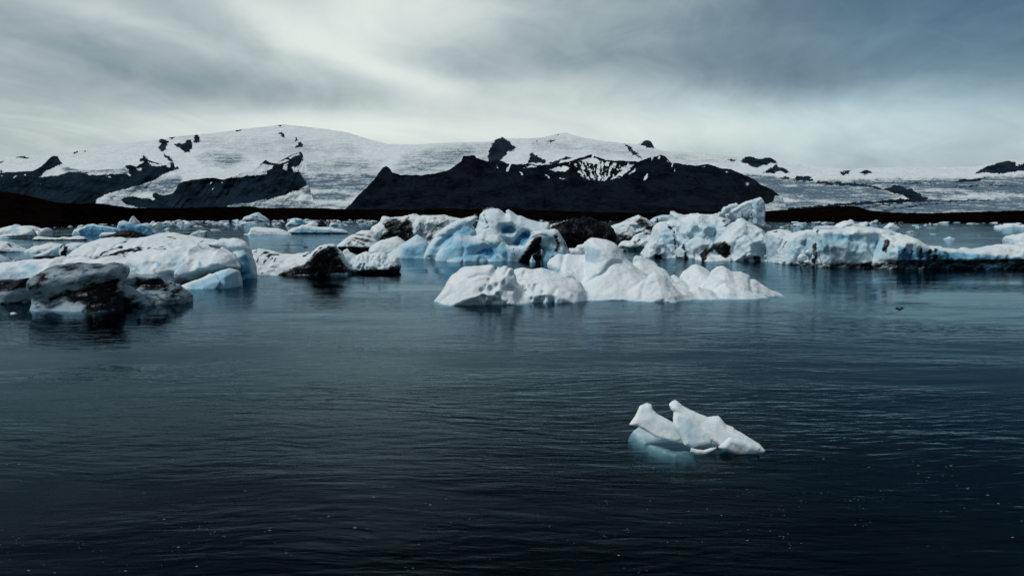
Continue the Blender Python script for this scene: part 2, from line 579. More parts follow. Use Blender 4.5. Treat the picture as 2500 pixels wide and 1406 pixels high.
def sheet(name, sky, base, d_base, d_top, nx, ny, mat, x0, x1, relief, rscale, jag, label, snow=None, grey=None, gam=1.0, warp=3.0, back=1.12, foot=None, ribs=0.5):
    """terrain slope rising from its foot line to its skyline, with a back slope behind the crest"""
    px = np.linspace(x0, x1, nx)
    t = np.linspace(0, 1, ny)
    sk = interp(sky, px)
    bs = interp(base, px)
    sk = sk + jag * (fbm(px / 9.0, px * 0 + 1.7, px * 0 + 3.3, 3, 0.6))
    sk = np.minimum(sk, bs - 1.0)
    PX = np.repeat(px[None, :], ny, 0)
    T = np.repeat(t[:, None], nx, 1)
    PY = bs[None, :] + (sk - bs)[None, :] * T
    db = d_base(px) if callable(d_base) else np.full(nx, float(d_base))
    dt = d_top(px) if callable(d_top) else np.full(nx, float(d_top))
    hh = np.clip((bs[None, :] - PY) / (bs - sk).max(), 0, 1)
    D = db[None, :] + (dt - db)[None, :] * hh ** gam
    X, Y, Z = unproj(PX, PY, D)
    rel = (0.6 * fbm(X / rscale, Z / rscale * 1.6, Y * 0 + 4.4, 5, 0.55) + ribs * np.abs(fbm(X / rscale * 2.2 + 0.8 * fbm(X / rscale, Z / rscale, Y * 0, 2), Z / rscale * 0.35, Y * 0 + 9.4, 4, 0.55))) * relief * np.sin(np.clip(T, 0.02, 0.98) * math.pi) ** 0.5
    X, Y, Z = unproj(PX, PY, D + rel)
    wx = fbm(PX / 14.0, PY / 8.0, PX * 0 + 2, 3) * warp * 2
    wy = fbm(PX / 14.0, PY / 8.0, PX * 0 + 8, 3) * warp * 1.4
    wx = wx + fbm(PX / 3.5, PY / 2.2, PX * 0 + 5, 2) * warp * 1.5
    wy = wy + fbm(PX / 3.5, PY / 2.2, PX * 0 + 11, 2) * warp
    qx, qy = PX + wx, PY + wy
    sn = snow(qx, qy, PX, PY) if snow else np.zeros(PX.shape)
    gr = grey(qx, qy, PX, PY) if grey else np.zeros(PX.shape)
    V = np.stack([X, Y, Z], -1).reshape(-1, 3)
    if foot is not None:                                   # run the slope on below the ground line
        fx, fy, fz = unproj(px, bs, db * 0.985)
        ft = np.stack([fx, fy, np.full(nx, float(foot))], -1)
    else:
        fx, fy, fz = unproj(px, bs + 2, db)
        ft = np.stack([fx, fy, np.minimum(fz, 0) - 13.0], -1)
    bk = V[(ny - 1) * nx:].copy()
    b1 = bk * [1.02, 1.02, 1] - [0, 0, 0.06] * bk
    b2 = bk * [back, back, 0] + [0, 0, -13]
    V = np.concatenate([ft, V, b1, b2])
    rows = ny + 3
    ii = np.arange((rows - 1) * nx).reshape(rows - 1, nx)[:, :-1]
    Fq = np.stack([ii, ii + 1, ii + nx + 1, ii + nx], -1).reshape(-1, 4)
    pad = lambda a: np.concatenate([a[0], a.reshape(-1), a[-1], a[-1]])
    o = mesh_obj(name, V, Fq, mat, {'snow': pad(sn), 'grey': pad(gr)})
    return tag(o, label, kind='structure')


CAP_SKY = [(-400, 400), (-100, 392), (0, 387), (40, 383), (75, 380), (115, 378), (140, 375), (190, 368), (240, 360), (300, 351), (350, 345), (390, 340),
           (430, 334), (470, 330), (520, 325), (590, 316), (650, 309), (690, 304), (740, 309), (800, 316), (850, 324), (900, 340), (945, 352), (1010, 353),
           (1086, 349), (1190, 346), (1205, 344), (1216, 337), (1226, 334), (1234, 338), (1260, 338), (1300, 338), (1330, 335), (1360, 327), (1382, 324), (1400, 331),
           (1450, 341), (1520, 350), (1557, 353), (1566, 346), (1580, 342), (1590, 346), (1598, 362), (1620, 370), (1700, 374), (1790, 380), (1812, 384),
           (1830, 382), (1850, 386), (1880, 385), (1893, 392), (1920, 397), (2000, 407), (2080, 412), (2200, 408), (2300, 408), (2380, 406), (2440, 397), (2470, 391), (2500, 390),
           (2600, 384), (2800, 392), (2900, 396)]
CAP_ROCK = [
    [(36, 385), (42, 380), (60, 381), (78, 384), (60, 386)],
    [(0, 394), (10, 392), (10, 397), (0, 398)], [(0, 416), (8, 417), (4, 423), (0, 423)],
    [(390, 343), (401, 340), (411, 350), (405, 362), (396, 371), (388, 362)],
    [(425, 350), (450, 347), (458, 341), (466, 343), (472, 360), (466, 372), (452, 375), (438, 362)],
    [(476, 329), (486, 326), (489, 342), (483, 350), (474, 349)],
    [(413, 337), (420, 331), (427, 333), (422, 338)],
    [(396, 371), (410, 380), (425, 392), (420, 394), (402, 384)],
    [(342, 395), (350, 380), (361, 389), (364, 396)],
    [(681, 305), (688, 303), (686, 310), (682, 313)], [(681, 326), (689, 322), (698, 334), (692, 338), (684, 330)],
    [(718, 336), (722, 332), (725, 346), (720, 345)], [(717, 361), (730, 346), (735, 345), (739, 356), (722, 361)],
    [(576, 318), (590, 314), (592, 318), (580, 323)],
    [(180, 373), (192, 369), (196, 372), (184, 376)], [(200, 370), (210, 368), (206, 372)],
    [(1190, 400), (1192, 376), (1203, 352), (1214, 339), (1226, 333), (1240, 344), (1256, 360), (1251, 370), (1236, 371), (1234, 384), (1222, 394)],
    [(1287, 403), (1293, 378), (1300, 370), (1312, 382), (1331, 390), (1330, 403), (1322, 396), (1308, 400), (1300, 396)],
    [(1338, 398), (1370, 388), (1380, 382), (1399, 386), (1388, 390), (1368, 394), (1350, 402)],
    [(1523, 350), (1531, 352), (1569, 390), (1560, 388), (1545, 374), (1534, 364)],
    [(1559, 352), (1568, 345), (1580, 341), (1591, 346), (1598, 363), (1578, 358)],
    [(1326, 343), (1345, 341), (1357, 343), (1354, 346), (1338, 345)], [(1296, 344), (1312, 344), (1308, 346)], [(1356, 330), (1376, 326), (1364, 332)],
    [(1806, 395), (1816, 386), (1830, 381), (1850, 388), (1880, 384), (1894, 393), (1896, 402), (1882, 399), (1868, 404), (1846, 409), (1830, 403)],
    [(1862, 423), (1890, 404), (1915, 410), (1930, 421), (1924, 426), (1906, 419), (1886, 423), (1874, 422)],
    [(1905, 433), (1920, 431), (1933, 438), (1912, 438)], [(1934, 443), (1950, 431), (1975, 431), (1985, 441), (1966, 445), (1950, 441)],
    [(1778, 390), (1798, 390), (1794, 395), (1784, 395)],
    [(2378, 425), (2400, 410), (2430, 400), (2460, 391), (2476, 395), (2478, 407), (2504, 400), (2560, 396), (2560, 416), (2490, 418), (2450, 423), (2420, 422)],
    [(2050, 420), (2078, 417), (2076, 422), (2058, 430)], [(2100, 421), (2124, 416), (2128, 421), (2108, 426)],
    [(2148, 462), (2185, 454), (2212, 458), (2240, 470), (2268, 486), (2240, 492), (2210, 482), (2180, 470)],
    [(2318, 446), (2360, 437), (2412, 434), (2396, 440), (2350, 446)],
]
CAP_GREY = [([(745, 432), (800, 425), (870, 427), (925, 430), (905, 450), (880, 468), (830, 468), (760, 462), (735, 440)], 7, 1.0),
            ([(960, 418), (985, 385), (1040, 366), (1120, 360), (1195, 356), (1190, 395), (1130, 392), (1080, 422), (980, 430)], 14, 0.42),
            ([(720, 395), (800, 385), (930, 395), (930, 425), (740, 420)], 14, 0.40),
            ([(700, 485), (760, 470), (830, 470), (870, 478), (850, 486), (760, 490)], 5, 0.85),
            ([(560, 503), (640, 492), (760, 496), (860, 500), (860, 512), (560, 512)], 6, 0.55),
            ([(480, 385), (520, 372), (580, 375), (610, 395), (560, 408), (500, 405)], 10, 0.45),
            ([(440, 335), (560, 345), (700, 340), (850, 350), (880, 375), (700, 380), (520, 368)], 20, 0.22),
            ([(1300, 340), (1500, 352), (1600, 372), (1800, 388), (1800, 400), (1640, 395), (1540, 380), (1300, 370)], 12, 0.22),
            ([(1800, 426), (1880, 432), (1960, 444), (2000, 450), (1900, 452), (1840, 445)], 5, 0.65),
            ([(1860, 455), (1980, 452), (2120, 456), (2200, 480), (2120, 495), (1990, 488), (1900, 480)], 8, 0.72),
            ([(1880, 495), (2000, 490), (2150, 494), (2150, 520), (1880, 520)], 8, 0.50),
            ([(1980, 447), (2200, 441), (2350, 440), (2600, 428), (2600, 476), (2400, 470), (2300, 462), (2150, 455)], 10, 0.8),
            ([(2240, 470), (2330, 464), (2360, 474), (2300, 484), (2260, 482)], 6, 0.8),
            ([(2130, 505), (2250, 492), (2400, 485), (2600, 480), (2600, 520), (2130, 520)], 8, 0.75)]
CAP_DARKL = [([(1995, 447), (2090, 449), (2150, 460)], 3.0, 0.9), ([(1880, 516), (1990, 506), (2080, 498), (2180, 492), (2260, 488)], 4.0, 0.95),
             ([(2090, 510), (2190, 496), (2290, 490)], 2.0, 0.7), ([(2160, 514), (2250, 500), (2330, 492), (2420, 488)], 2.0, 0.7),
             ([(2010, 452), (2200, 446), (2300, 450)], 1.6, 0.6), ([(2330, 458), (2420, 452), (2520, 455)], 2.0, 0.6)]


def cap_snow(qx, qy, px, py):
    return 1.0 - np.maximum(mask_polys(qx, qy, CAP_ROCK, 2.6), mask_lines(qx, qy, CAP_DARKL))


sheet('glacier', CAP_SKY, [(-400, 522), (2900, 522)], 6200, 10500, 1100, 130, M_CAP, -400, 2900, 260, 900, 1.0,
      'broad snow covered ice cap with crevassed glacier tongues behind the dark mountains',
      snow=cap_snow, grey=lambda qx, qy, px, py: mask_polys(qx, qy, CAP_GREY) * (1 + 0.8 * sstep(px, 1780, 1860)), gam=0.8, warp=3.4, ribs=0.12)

LM_SKY = [(-400, 432), (-100, 426), (0, 422), (40, 420), (80, 417), (98, 408), (112, 396), (122, 385), (129, 380), (141, 382), (145, 392), (152, 398), (160, 405), (175, 412), (190, 414), (215, 417),
          (250, 415), (300, 411), (306, 404), (318, 402), (332, 407), (346, 399), (360, 391), (378, 396), (400, 402), (424, 396), (431, 405), (428, 414),
          (470, 440), (500, 470), (530, 500), (560, 512), (900, 516)]
LM_SNOW = [
    ([(96, 434), (112, 418), (150, 402), (160, 399), (200, 402), (300, 400), (312, 412), (318, 428), (300, 425), (250, 424), (215, 421), (170, 420), (150, 426), (110, 432)], 2, 1.0),
    ([(362, 396), (380, 399), (402, 402), (420, 398), (412, 410), (398, 404), (384, 408), (370, 404)], 1.5, 0.9),
    ([(330, 412), (345, 410), (348, 416), (340, 418)], 1.5, 0.8),
    # curling glacier tongue
    ([(600, 405), (440, 410), (420, 418), (395, 428), (380, 438), (350, 451), (300, 463), (262, 474), (243, 484), (232, 494), (236, 500), (262, 499), (290, 508), (330, 512), (358, 508), (330, 505),
      (308, 500), (296, 490), (302, 482), (330, 480), (356, 484), (374, 490), (378, 488), (370, 478), (380, 470), (400, 478), (448, 466), (432, 452), (442, 446), (475, 438), (530, 434)], 2.5, 1.0),
    ([(205, 424), (230, 421), (270, 424), (262, 428), (220, 428)], 1.5, 0.8), ([(0, 432), (6, 428), (4, 434)], 1, 0.8), ([(52, 430), (64, 426), (62, 430)], 1.2, 0.8),
    ([(98, 449), (102, 448), (101, 451)], 1.2, 0.8), ([(258, 432), (272, 432), (268, 435)], 1.2, 0.7), ([(31, 434), (40, 429), (38, 434)], 1.2, 0.7),
]
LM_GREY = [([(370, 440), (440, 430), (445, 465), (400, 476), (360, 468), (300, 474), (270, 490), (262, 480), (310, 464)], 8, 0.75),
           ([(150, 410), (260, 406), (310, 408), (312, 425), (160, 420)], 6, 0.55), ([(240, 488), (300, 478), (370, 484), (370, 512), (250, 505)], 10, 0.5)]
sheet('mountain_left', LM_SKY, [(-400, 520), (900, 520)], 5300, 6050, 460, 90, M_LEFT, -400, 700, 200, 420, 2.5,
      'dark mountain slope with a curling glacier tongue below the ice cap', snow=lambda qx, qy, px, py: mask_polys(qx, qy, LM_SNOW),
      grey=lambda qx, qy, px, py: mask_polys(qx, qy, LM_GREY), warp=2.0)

MM_SKY = [(395, 514), (400, 500), (430, 462), (438, 447), (475, 438), (520, 434), (545, 439), (562, 434), (590, 424), (612, 418), (632, 405), (648, 390), (658, 396), (672, 398), (690, 390), (700, 384), (714, 377),
          (735, 371), (741, 381), (747, 405), (754, 440), (760, 475), (770, 500), (780, 512)]
MM_SNOW = [([(560, 434), (590, 423), (625, 408), (640, 400), (668, 404), (664, 412), (640, 420), (610, 428), (585, 432)], 2, 0.85), ([(600, 425), (650, 418), (652, 424), (610, 432)], 1.5, 0.75),
           ([(660, 400), (700, 388), (706, 394), (680, 402)], 2, 0.75), ([(702, 384), (730, 374), (733, 378), (708, 388)], 1.2, 0.8),
           ([(690, 404), (706, 398), (700, 420), (690, 414)], 2, 0.62), ([(712, 410), (728, 404), (730, 420), (720, 424)], 3, 0.62),
           ([(540, 512), (560, 503), (640, 489), (700, 476), (752, 466), (770, 470), (770, 520), (540, 520)], 2, 1.0),
           ([(742, 370), (740, 384), (736, 396), (727, 410), (734, 424), (742, 436), (750, 452), (738, 462), (700, 472), (720, 520), (820, 520), (820, 370)], 2.5, 1.0),
           ([(515, 446), (519, 449), (514, 451)], 1, 0.9), ([(540, 445), (544, 447), (539, 449)], 1, 0.9), ([(520, 458), (524, 456), (518, 463)], 1, 0.9)]
sheet('mountain_middle', MM_SKY, [(390, 520), (810, 520)], 5000, 5500, 300, 90, M_LEFT, 394, 781, 160, 300, 2.0,
      'dark rock spur between two glacier tongues', snow=lambda qx, qy, px, py: mask_polys(qx, qy, MM_SNOW), grey=lambda qx, qy, px, py: mask_polys(qx, qy, [([(720, 420), (760, 430), (800, 490), (740, 470)], 8, 1.0), ([(540, 500), (700, 485), (806, 500), (806, 520), (540, 520)], 6, 0.6)]), warp=2.5, back=1.03)

CM_SKY = [(838, 514), (858, 496), (872, 480), (885, 466), (900, 452), (915, 436), (925, 421), (934, 410), (942, 406), (952, 411), (958, 421), (975, 427), (1030, 428), (1080, 420), (1100, 413), (1115, 402), (1127, 393),
          (1130, 382), (1158, 379), (1163, 387), (1185, 392), (1200, 397), (1212, 389), (1225, 392), (1240, 399), (1265, 402), (1290, 399), (1310, 404), (1360, 401), (1400, 391), (1420, 384), (1440, 378),
          (1462, 383), (1482, 391), (1520, 393), (1560, 395), (1575, 388), (1590, 385), (1602, 382), (1614, 378), (1626, 384), (1640, 397), (1680, 403), (1700, 405), (1730, 401), (1760, 411), (1785, 413),
          (1830, 432), (1860, 451), (1885, 464), (1900, 474), (1909, 482), (1918, 500), (1924, 512)]
CIRQUE = [(1395, 402), (1420, 392), (1440, 388), (1470, 394), (1500, 398), (1560, 404), (1550, 420), (1520, 432), (1480, 442), (1455, 444), (1420, 430), (1395, 416)]


def cm_snow(qx, qy, px, py):
    qx, qy = qx + 9 * fbm(px / 22.0, py / 16.0, px * 0 + 3.3, 3), qy + 6 * fbm(px / 22.0, py / 16.0, px * 0 + 1.3, 3)
    a = np.arctan2(qx - 1462, 470 - qy)
    r = np.hypot(qx - 1462, 470 - qy)
    st = vnoise(a * 17, r * 0.02, a * 0 + 2.2) + 0.6 * vnoise(a * 37, r * 0.05, a * 0 + 7.2)
    st = st + 0.45 * fbm(px / 9.0, py / 6.0, px * 0 + 6.1, 3)
    cir = sstep(poly_sd(CIRQUE, qx, qy), -5, 7) * sstep(st, -0.06, 0.22) * 0.95
    pt = mask_polys(qx, qy, [([(1425, 392), (1440, 384), (1460, 389), (1468, 397), (1450, 400), (1436, 398)], 2, 1.0),
                             ([(1345, 412), (1378, 404), (1390, 410), (1380, 418), (1356, 418)], 2, 0.8), ([(1285, 405), (1310, 408), (1304, 412), (1286, 408)], 1.5, 0.8),
                             ([(1268, 420), (1280, 430), (1276, 430), (1267, 422)], 1.2, 0.9), ([(1330, 425), (1340, 438), (1334, 434)], 1.2, 0.9),
                             ([(1362, 428), (1384, 438), (1376, 437)], 1.2, 0.9), ([(1212, 404), (1220, 412), (1214, 410)], 1.2, 0.9),
                             ([(1578, 424), (1584, 424), (1578, 438), (1568, 440)], 1.2, 0.8), ([(1640, 418), (1644, 418), (1641, 421)], 1.0, 0.9),
                             ([(1716, 408), (1726, 407), (1720, 410)], 1.0, 0.9), ([(1772, 419), (1778, 419), (1775, 423)], 1.0, 0.9),
                             ([(1236, 409), (1242, 413), (1238, 413)], 1.0, 0.9), ([(1628, 390), (1642, 398), (1634, 396)], 1.0, 0.9)])
    top = interp(CM_SKY, px)
    vein = sstep(vnoise(px / 4.5 + (py - 400) / 14.0, py / 16.0, px * 0 + 4.2), 0.27, 0.36) * sstep(top + 34 - py, 0, 16) * sstep(vnoise(px / 40.0, py / 40.0, px * 0 + 7), -0.1, 0.2) * 0.75 * (px > 1180)
    pt = np.maximum(pt, vein)
    gl = mask_polys(qx, qy, [([(1912, 470), (1905, 482), (1890, 492), (1850, 503), (1825, 511), (1830, 530), (1970, 530), (1970, 470)], 2, 1.0)])
    return np.maximum(np.maximum(cir, pt), gl)


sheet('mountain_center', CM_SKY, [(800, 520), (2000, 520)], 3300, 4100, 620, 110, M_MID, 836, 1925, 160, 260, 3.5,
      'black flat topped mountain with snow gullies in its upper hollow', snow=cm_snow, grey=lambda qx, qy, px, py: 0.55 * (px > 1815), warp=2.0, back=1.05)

MOR_SKY = [(-500, 440), (-200, 455), (0, 467), (50, 474), (90, 482), (140, 495), (200, 498), (240, 496), (280, 502), (320, 507), (420, 508), (520, 506), (600, 504), (612, 503), (635, 508), (700, 507), (800, 509), (850, 511),
           (1000, 512), (1050, 510), (1100, 509), (1150, 511), (1250, 510), (1330, 514), (1450, 518), (1640, 520), (1730, 517), (1800, 516), (1870, 516), (1962, 509), (2040, 503), (2078, 502), (2100, 506), (2122, 514),
           (2180, 519), (2270, 521), (2372, 517), (2500, 514), (2700, 508), (2900, 503)]
MOR_BASE = [(-500, 560), (0, 556), (150, 553), (250, 548), (350, 542), (640, 538), (900, 537), (1250, 538), (1700, 541), (1870, 540), (2160, 543), (2500, 545), (2900, 547)]
mor_d = lambda px: np.array([water_y(v) for v in interp(MOR_BASE, px)])
sheet('moraine_shore', MOR_SKY, MOR_BASE, mor_d, lambda px: mor_d(px) * 1.12 + 110, 900, 36, M_MOR, -500, 2900, 16, 60, 2.2,
      'low black brown gravel moraine along the far shore', foot=-2.0, back=1.2)

# ---------------------------------------------------------------- icebergs
def lobe(wl, top=None, poly=None, T=2.0, R=None, p=2.0, lean=0.0, flare=0.4, H=None, zb=-1.6, carve=(), under=None, back=1.0, k=None):
    """one swelling of an iceberg. wl: waterline row of its front foot in the photograph, top: its outline, T: half thickness in metres"""
    Yf = water_y(wl)
    Y0 = Yf + T * (1 + flare) * 0.93
    pts = []
    if top is not None:
        for q in top:
            x, _, z = unproj(q[0], q[1], Y0)
            pts.append((float(x), float(z)))
        pts = pts + [(pts[-1][0], zb), (pts[0][0], zb)]
        if pts[0][1] < 0.25: pts[0] = (pts[0][0], 0.1)
    else:
        for q in poly:
            x, _, z = unproj(q[0], q[1], Y0)
            pts.append((float(x), float(z)))
    P = np.array(pts)
    return dict(P=P, Y0=Y0, T=T, R=R or T, p=p, lean=lean, flare=flare, H=H or max(0.5, P[:, 1].max()), carve=carve, under=under, back=back, k=k)


def field(lobes, X, Y, Z, ksm):
    """inside-positive field on the grid axes X, Y, Z"""
    gx, gz = np.meshgrid(X, Z, indexing='ij')
    f = None
    for L in lobes:
        d = poly_sd(L['P'], gx, gz)
        q = np.clip(d / L['R'], 0, 1)
        t = L['T'] * (1 - (1 - q) ** L['p']) ** (1.0 / L['p'])
        t = t * (1 + L['flare'] * np.clip(1 - gz / L['H'], 0, 1.3))
        if L['under']:
            zc, am, zw = L['under']
            t = t - am * sstep(zc - gz, 0, zw)
        for c in L['carve']:
            pl, w, dep = c
            ppx = [unproj(a, b_, L['Y0']) for a, b_ in pl]
            PL = [(float(a[0]), float(a[2])) for a in ppx]
            wm = w * L['Y0'] / F
            dd = line_d(PL, gx, gz) if len(PL) > 1 else np.hypot(gx - PL[0][0], gz - PL[0][1])
            t = t - dep * np.exp(-(dd / wm) ** 2) * (d > 0)
        t = np.where(d > 0, t, np.maximum(d * 2.0, -6.0))
        yc = L['Y0'] + L['lean'] * gz
        dy = Y[None, :, None] - yc[:, None, :]
        g = t[:, None, :] - np.where(dy > 0, dy / L['back'], -dy)
        g = g.astype(np.float32)
        k = L['k'] or ksm
        if f is None:
            f = g
        else:
            h = np.clip(0.5 + 0.5 * (g - f) / k, 0, 1)
            f = f * (1 - h) + g * h + k * h * (1 - h)
    return f


def iceberg(name, label, lobes, vox, noise=((3.0, 0.5, 'f'), (0.9, 0.16, 'f')), ksm=0.5, dirt=(), dirtl=(), blue=(), bluel=(), warp=5.0, mat=None, cat='iceberg', group=None, seed=0,
            base_blue=0.0, parent=None, pits=(), low_blue=0.0, base_dirt=0.0, parts=None, plabels=None):
    if parts:                                               # an Empty at the foot carries one mesh for each named part
        root = bpy.data.objects.new(name, None)
        COL.objects.link(root)
        P = np.concatenate([l['P'] for l in lobes])
        root.location = (float(P[:, 0].mean()), float(np.mean([l['Y0'] for l in lobes])), 0.0)
        tag(root, label, cat, group)
        for pn, ids in parts:
            o = iceberg(pn, None, [lobes[i] for i in ids], vox, noise, ksm, dirt, dirtl, blue, bluel, warp, mat, seed=seed, base_blue=base_blue, parent=root, pits=pits, low_blue=low_blue, base_dirt=base_dirt)
            if plabels and pn in plabels: o['label'] = plabels[pn]
        return root
    mn = np.min([[l['P'][:, 0].min(), l['Y0'] - l['T'] * (1 + l['flare'] * 1.3), l['P'][:, 1].min()] for l in lobes], 0) - 3 * vox - 0.3
    mx = np.max([[l['P'][:, 0].max(), l['Y0'] + l['back'] * l['T'] * (1 + l['flare'] * 1.3) + max(0, l['lean']) * l['H'], l['P'][:, 1].max()] for l in lobes], 0) + 3 * vox + 0.3
    n = np.ceil((mx - mn) / vox).astype(int) + 1
    X, Y, Z = [mn[i] + vox * np.arange(n[i]) for i in range(3)]
    f = field(lobes, X, Y, Z, ksm)
    amp = sum(a for _, a, _ in noise) * 1.05 + 2 * vox + (0.6 if pits else 0)
    I = np.nonzero(np.abs(f) < amp)
    x, y, z = X[I[0]], Y[I[1]], Z[I[2]]
    df = np.zeros(len(x), np.float32)
    for i, (sc, a, kind) in enumerate(noise):
        q = (x / sc + seed * 7.1 + i * 3.7, y / sc + seed * 1.3, z / sc + seed * 4.9)
        if kind == 'f':
            df += a * 1.6 * fbm(*q, 2)
        elif kind == 'r':                                   # sharp ridges between rounded hollows
            df += a * (0.5 - 2.2 * np.abs(vnoise(*q))) - a * 0.1
        elif kind == 's':                                   # scallops: hollows with ridges between
            v = np.abs(vnoise(*q)) + 0.5 * np.abs(vnoise(q[0] * 2.1, q[1] * 2.1, q[2] * 2.1))
            df += a * (0.55 - 2.0 * v)
        elif kind == 'w':                                   # melt bowls with sharp rims between them
            df += a * 1.9 * (worley(*q) - 0.46)
        elif kind == 'c':                                   # bulges split by creases
            df += a * 1.9 * (0.52 - worley(*q))
        elif kind == 'k':                                   # narrow winding cracks
            df -= a * np.exp(-(fbm(q[0], q[1], q[2], 2) / 0.05) ** 2)
        elif kind == 'v':                                   # upright fluting
            df += a * 1.6 * fbm(q[0], q[1], q[2] * 0.18, 2)
        elif kind == 'b':                                   # broken blocks
            df += a * (np.round(vnoise(*q) * 5) / 5 * 1.8)
    if pits:
        ppx, ppy = proj(x, y, z)
        r2 = np.random.default_rng(seed + 5)
        for P, cnt, rad, dep in pits:
            P = np.array(P, float)
            lo, hi = P.min(0), P.max(0)
            c = r2.random((cnt * 4, 2)) * (hi - lo) + lo
            c = c[poly_sd(P, c[:, 0], c[:, 1]) > 0][:cnt]
            for cx, cy in c:
                rr = rad * (0.5 + r2.random())
                m_ = (np.abs(ppx - cx) < rr * 2.5) & (np.abs(ppy - cy) < rr * 2.5)
                df[m_] -= (dep * (0.5 + r2.random()) * np.exp(-((ppx[m_] - cx) ** 2 * 1.3 + (ppy[m_] - cy) ** 2) / rr ** 2)).astype(np.float32)
    f[I] += df
    if len(lobes) > 1 and parent is None:                   # the one submerged foot that carries all the swellings
        y0 = min(l['Y0'] - 0.5 * l['T'] for l in lobes)
        y1 = max(l['Y0'] + 0.5 * l['T'] for l in lobes)
        x0 = min(l['P'][:, 0].mean() for l in lobes)
        x1 = max(l['P'][:, 0].mean() for l in lobes)
        zt = -0.95 if vox > 0.1 else -0.3
        sl = np.minimum(np.minimum(np.minimum(X - x0, x1 - X)[:, None, None] + 0.4, np.minimum(Y - y0, y1 - Y)[None, :, None]), np.minimum(zt - Z, Z - mn[2] - 3 * vox)[None, None, :])
        f = np.maximum(f, sl.astype(np.float32))
    f[:2] = f[-2:] = -1; f[:, :2] = f[:, -2:] = -1; f[:, :, :2] = f[:, :, -2:] = -1
    g = openvdb.FloatGrid(1.0)
    g.copyFromArray(np.ascontiguousarray(-f))
    pts, quads = g.convertToQuads(0.0)
    V = pts.astype(float) * vox + mn
    V, quads = biggest_piece(V, quads[:, ::-1].astype(np.int64))
    px, py = proj(V[:, 0], V[:, 1], V[:, 2])
    sc = 1.3
    wx = fbm(V[:, 0] / sc, V[:, 1] / sc, V[:, 2] / sc, 3) * warp
    wy = fbm(V[:, 0] / sc + 31, V[:, 1] / sc, V[:, 2] / sc, 3) * warp * 0.7
    wx += fbm(V[:, 0] / 0.4, V[:, 1] / 0.4, V[:, 2] / 0.4, 2) * warp * 0.6
    wy += fbm(V[:, 0] / 0.4 + 13, V[:, 1] / 0.4, V[:, 2] / 0.4, 2) * warp * 0.5
    qx, qy = px + wx, py + wy
    vary = np.clip(0.9 + 2.2 * fbm(V[:, 0] / 0.9 + 3, V[:, 1] / 0.9, V[:, 2] / 0.9, 2), 0.0, 1.9)
    dirt = [(e[0], e[1] * 2.2, e[2]) for e in dirt]
    ad = np.maximum(mask_polys(qx, qy, dirt, 3.0), mask_lines(qx, qy, dirtl, vary))
    if base_dirt:
        ad = np.maximum(ad, base_dirt * np.clip(0.75 + 1.3 * fbm(V[:, 0] / 2.2, V[:, 1] / 2.2 + 5, V[:, 2] / 1.2, 3), 0, 1.4))
    ab = np.maximum(mask_polys(qx, qy, blue, 8.0), mask_lines(qx, qy, bluel))
    ab = np.clip(np.maximum(ab, base_blue), 0, 1)
    if low_blue:
        ab = np.maximum(ab, low_blue * sstep(0.9 - V[:, 2], 0, 0.8))
    o = mesh_obj(name, V, quads, mat or ICE, {'dirt': ad, 'blue': ab}, parent=parent)
    if parent is not None:
        o.matrix_parent_inverse = Matrix.Translation(-parent.location)
    if parent is None:
        # origin at the berg's foot
        c = np.array([V[:, 0].mean(), V[:, 1].mean(), 0.0])
        o.data.transform(Matrix.Translation(-c))
        o.location = c
        tag(o, label, cat, group)
    return o


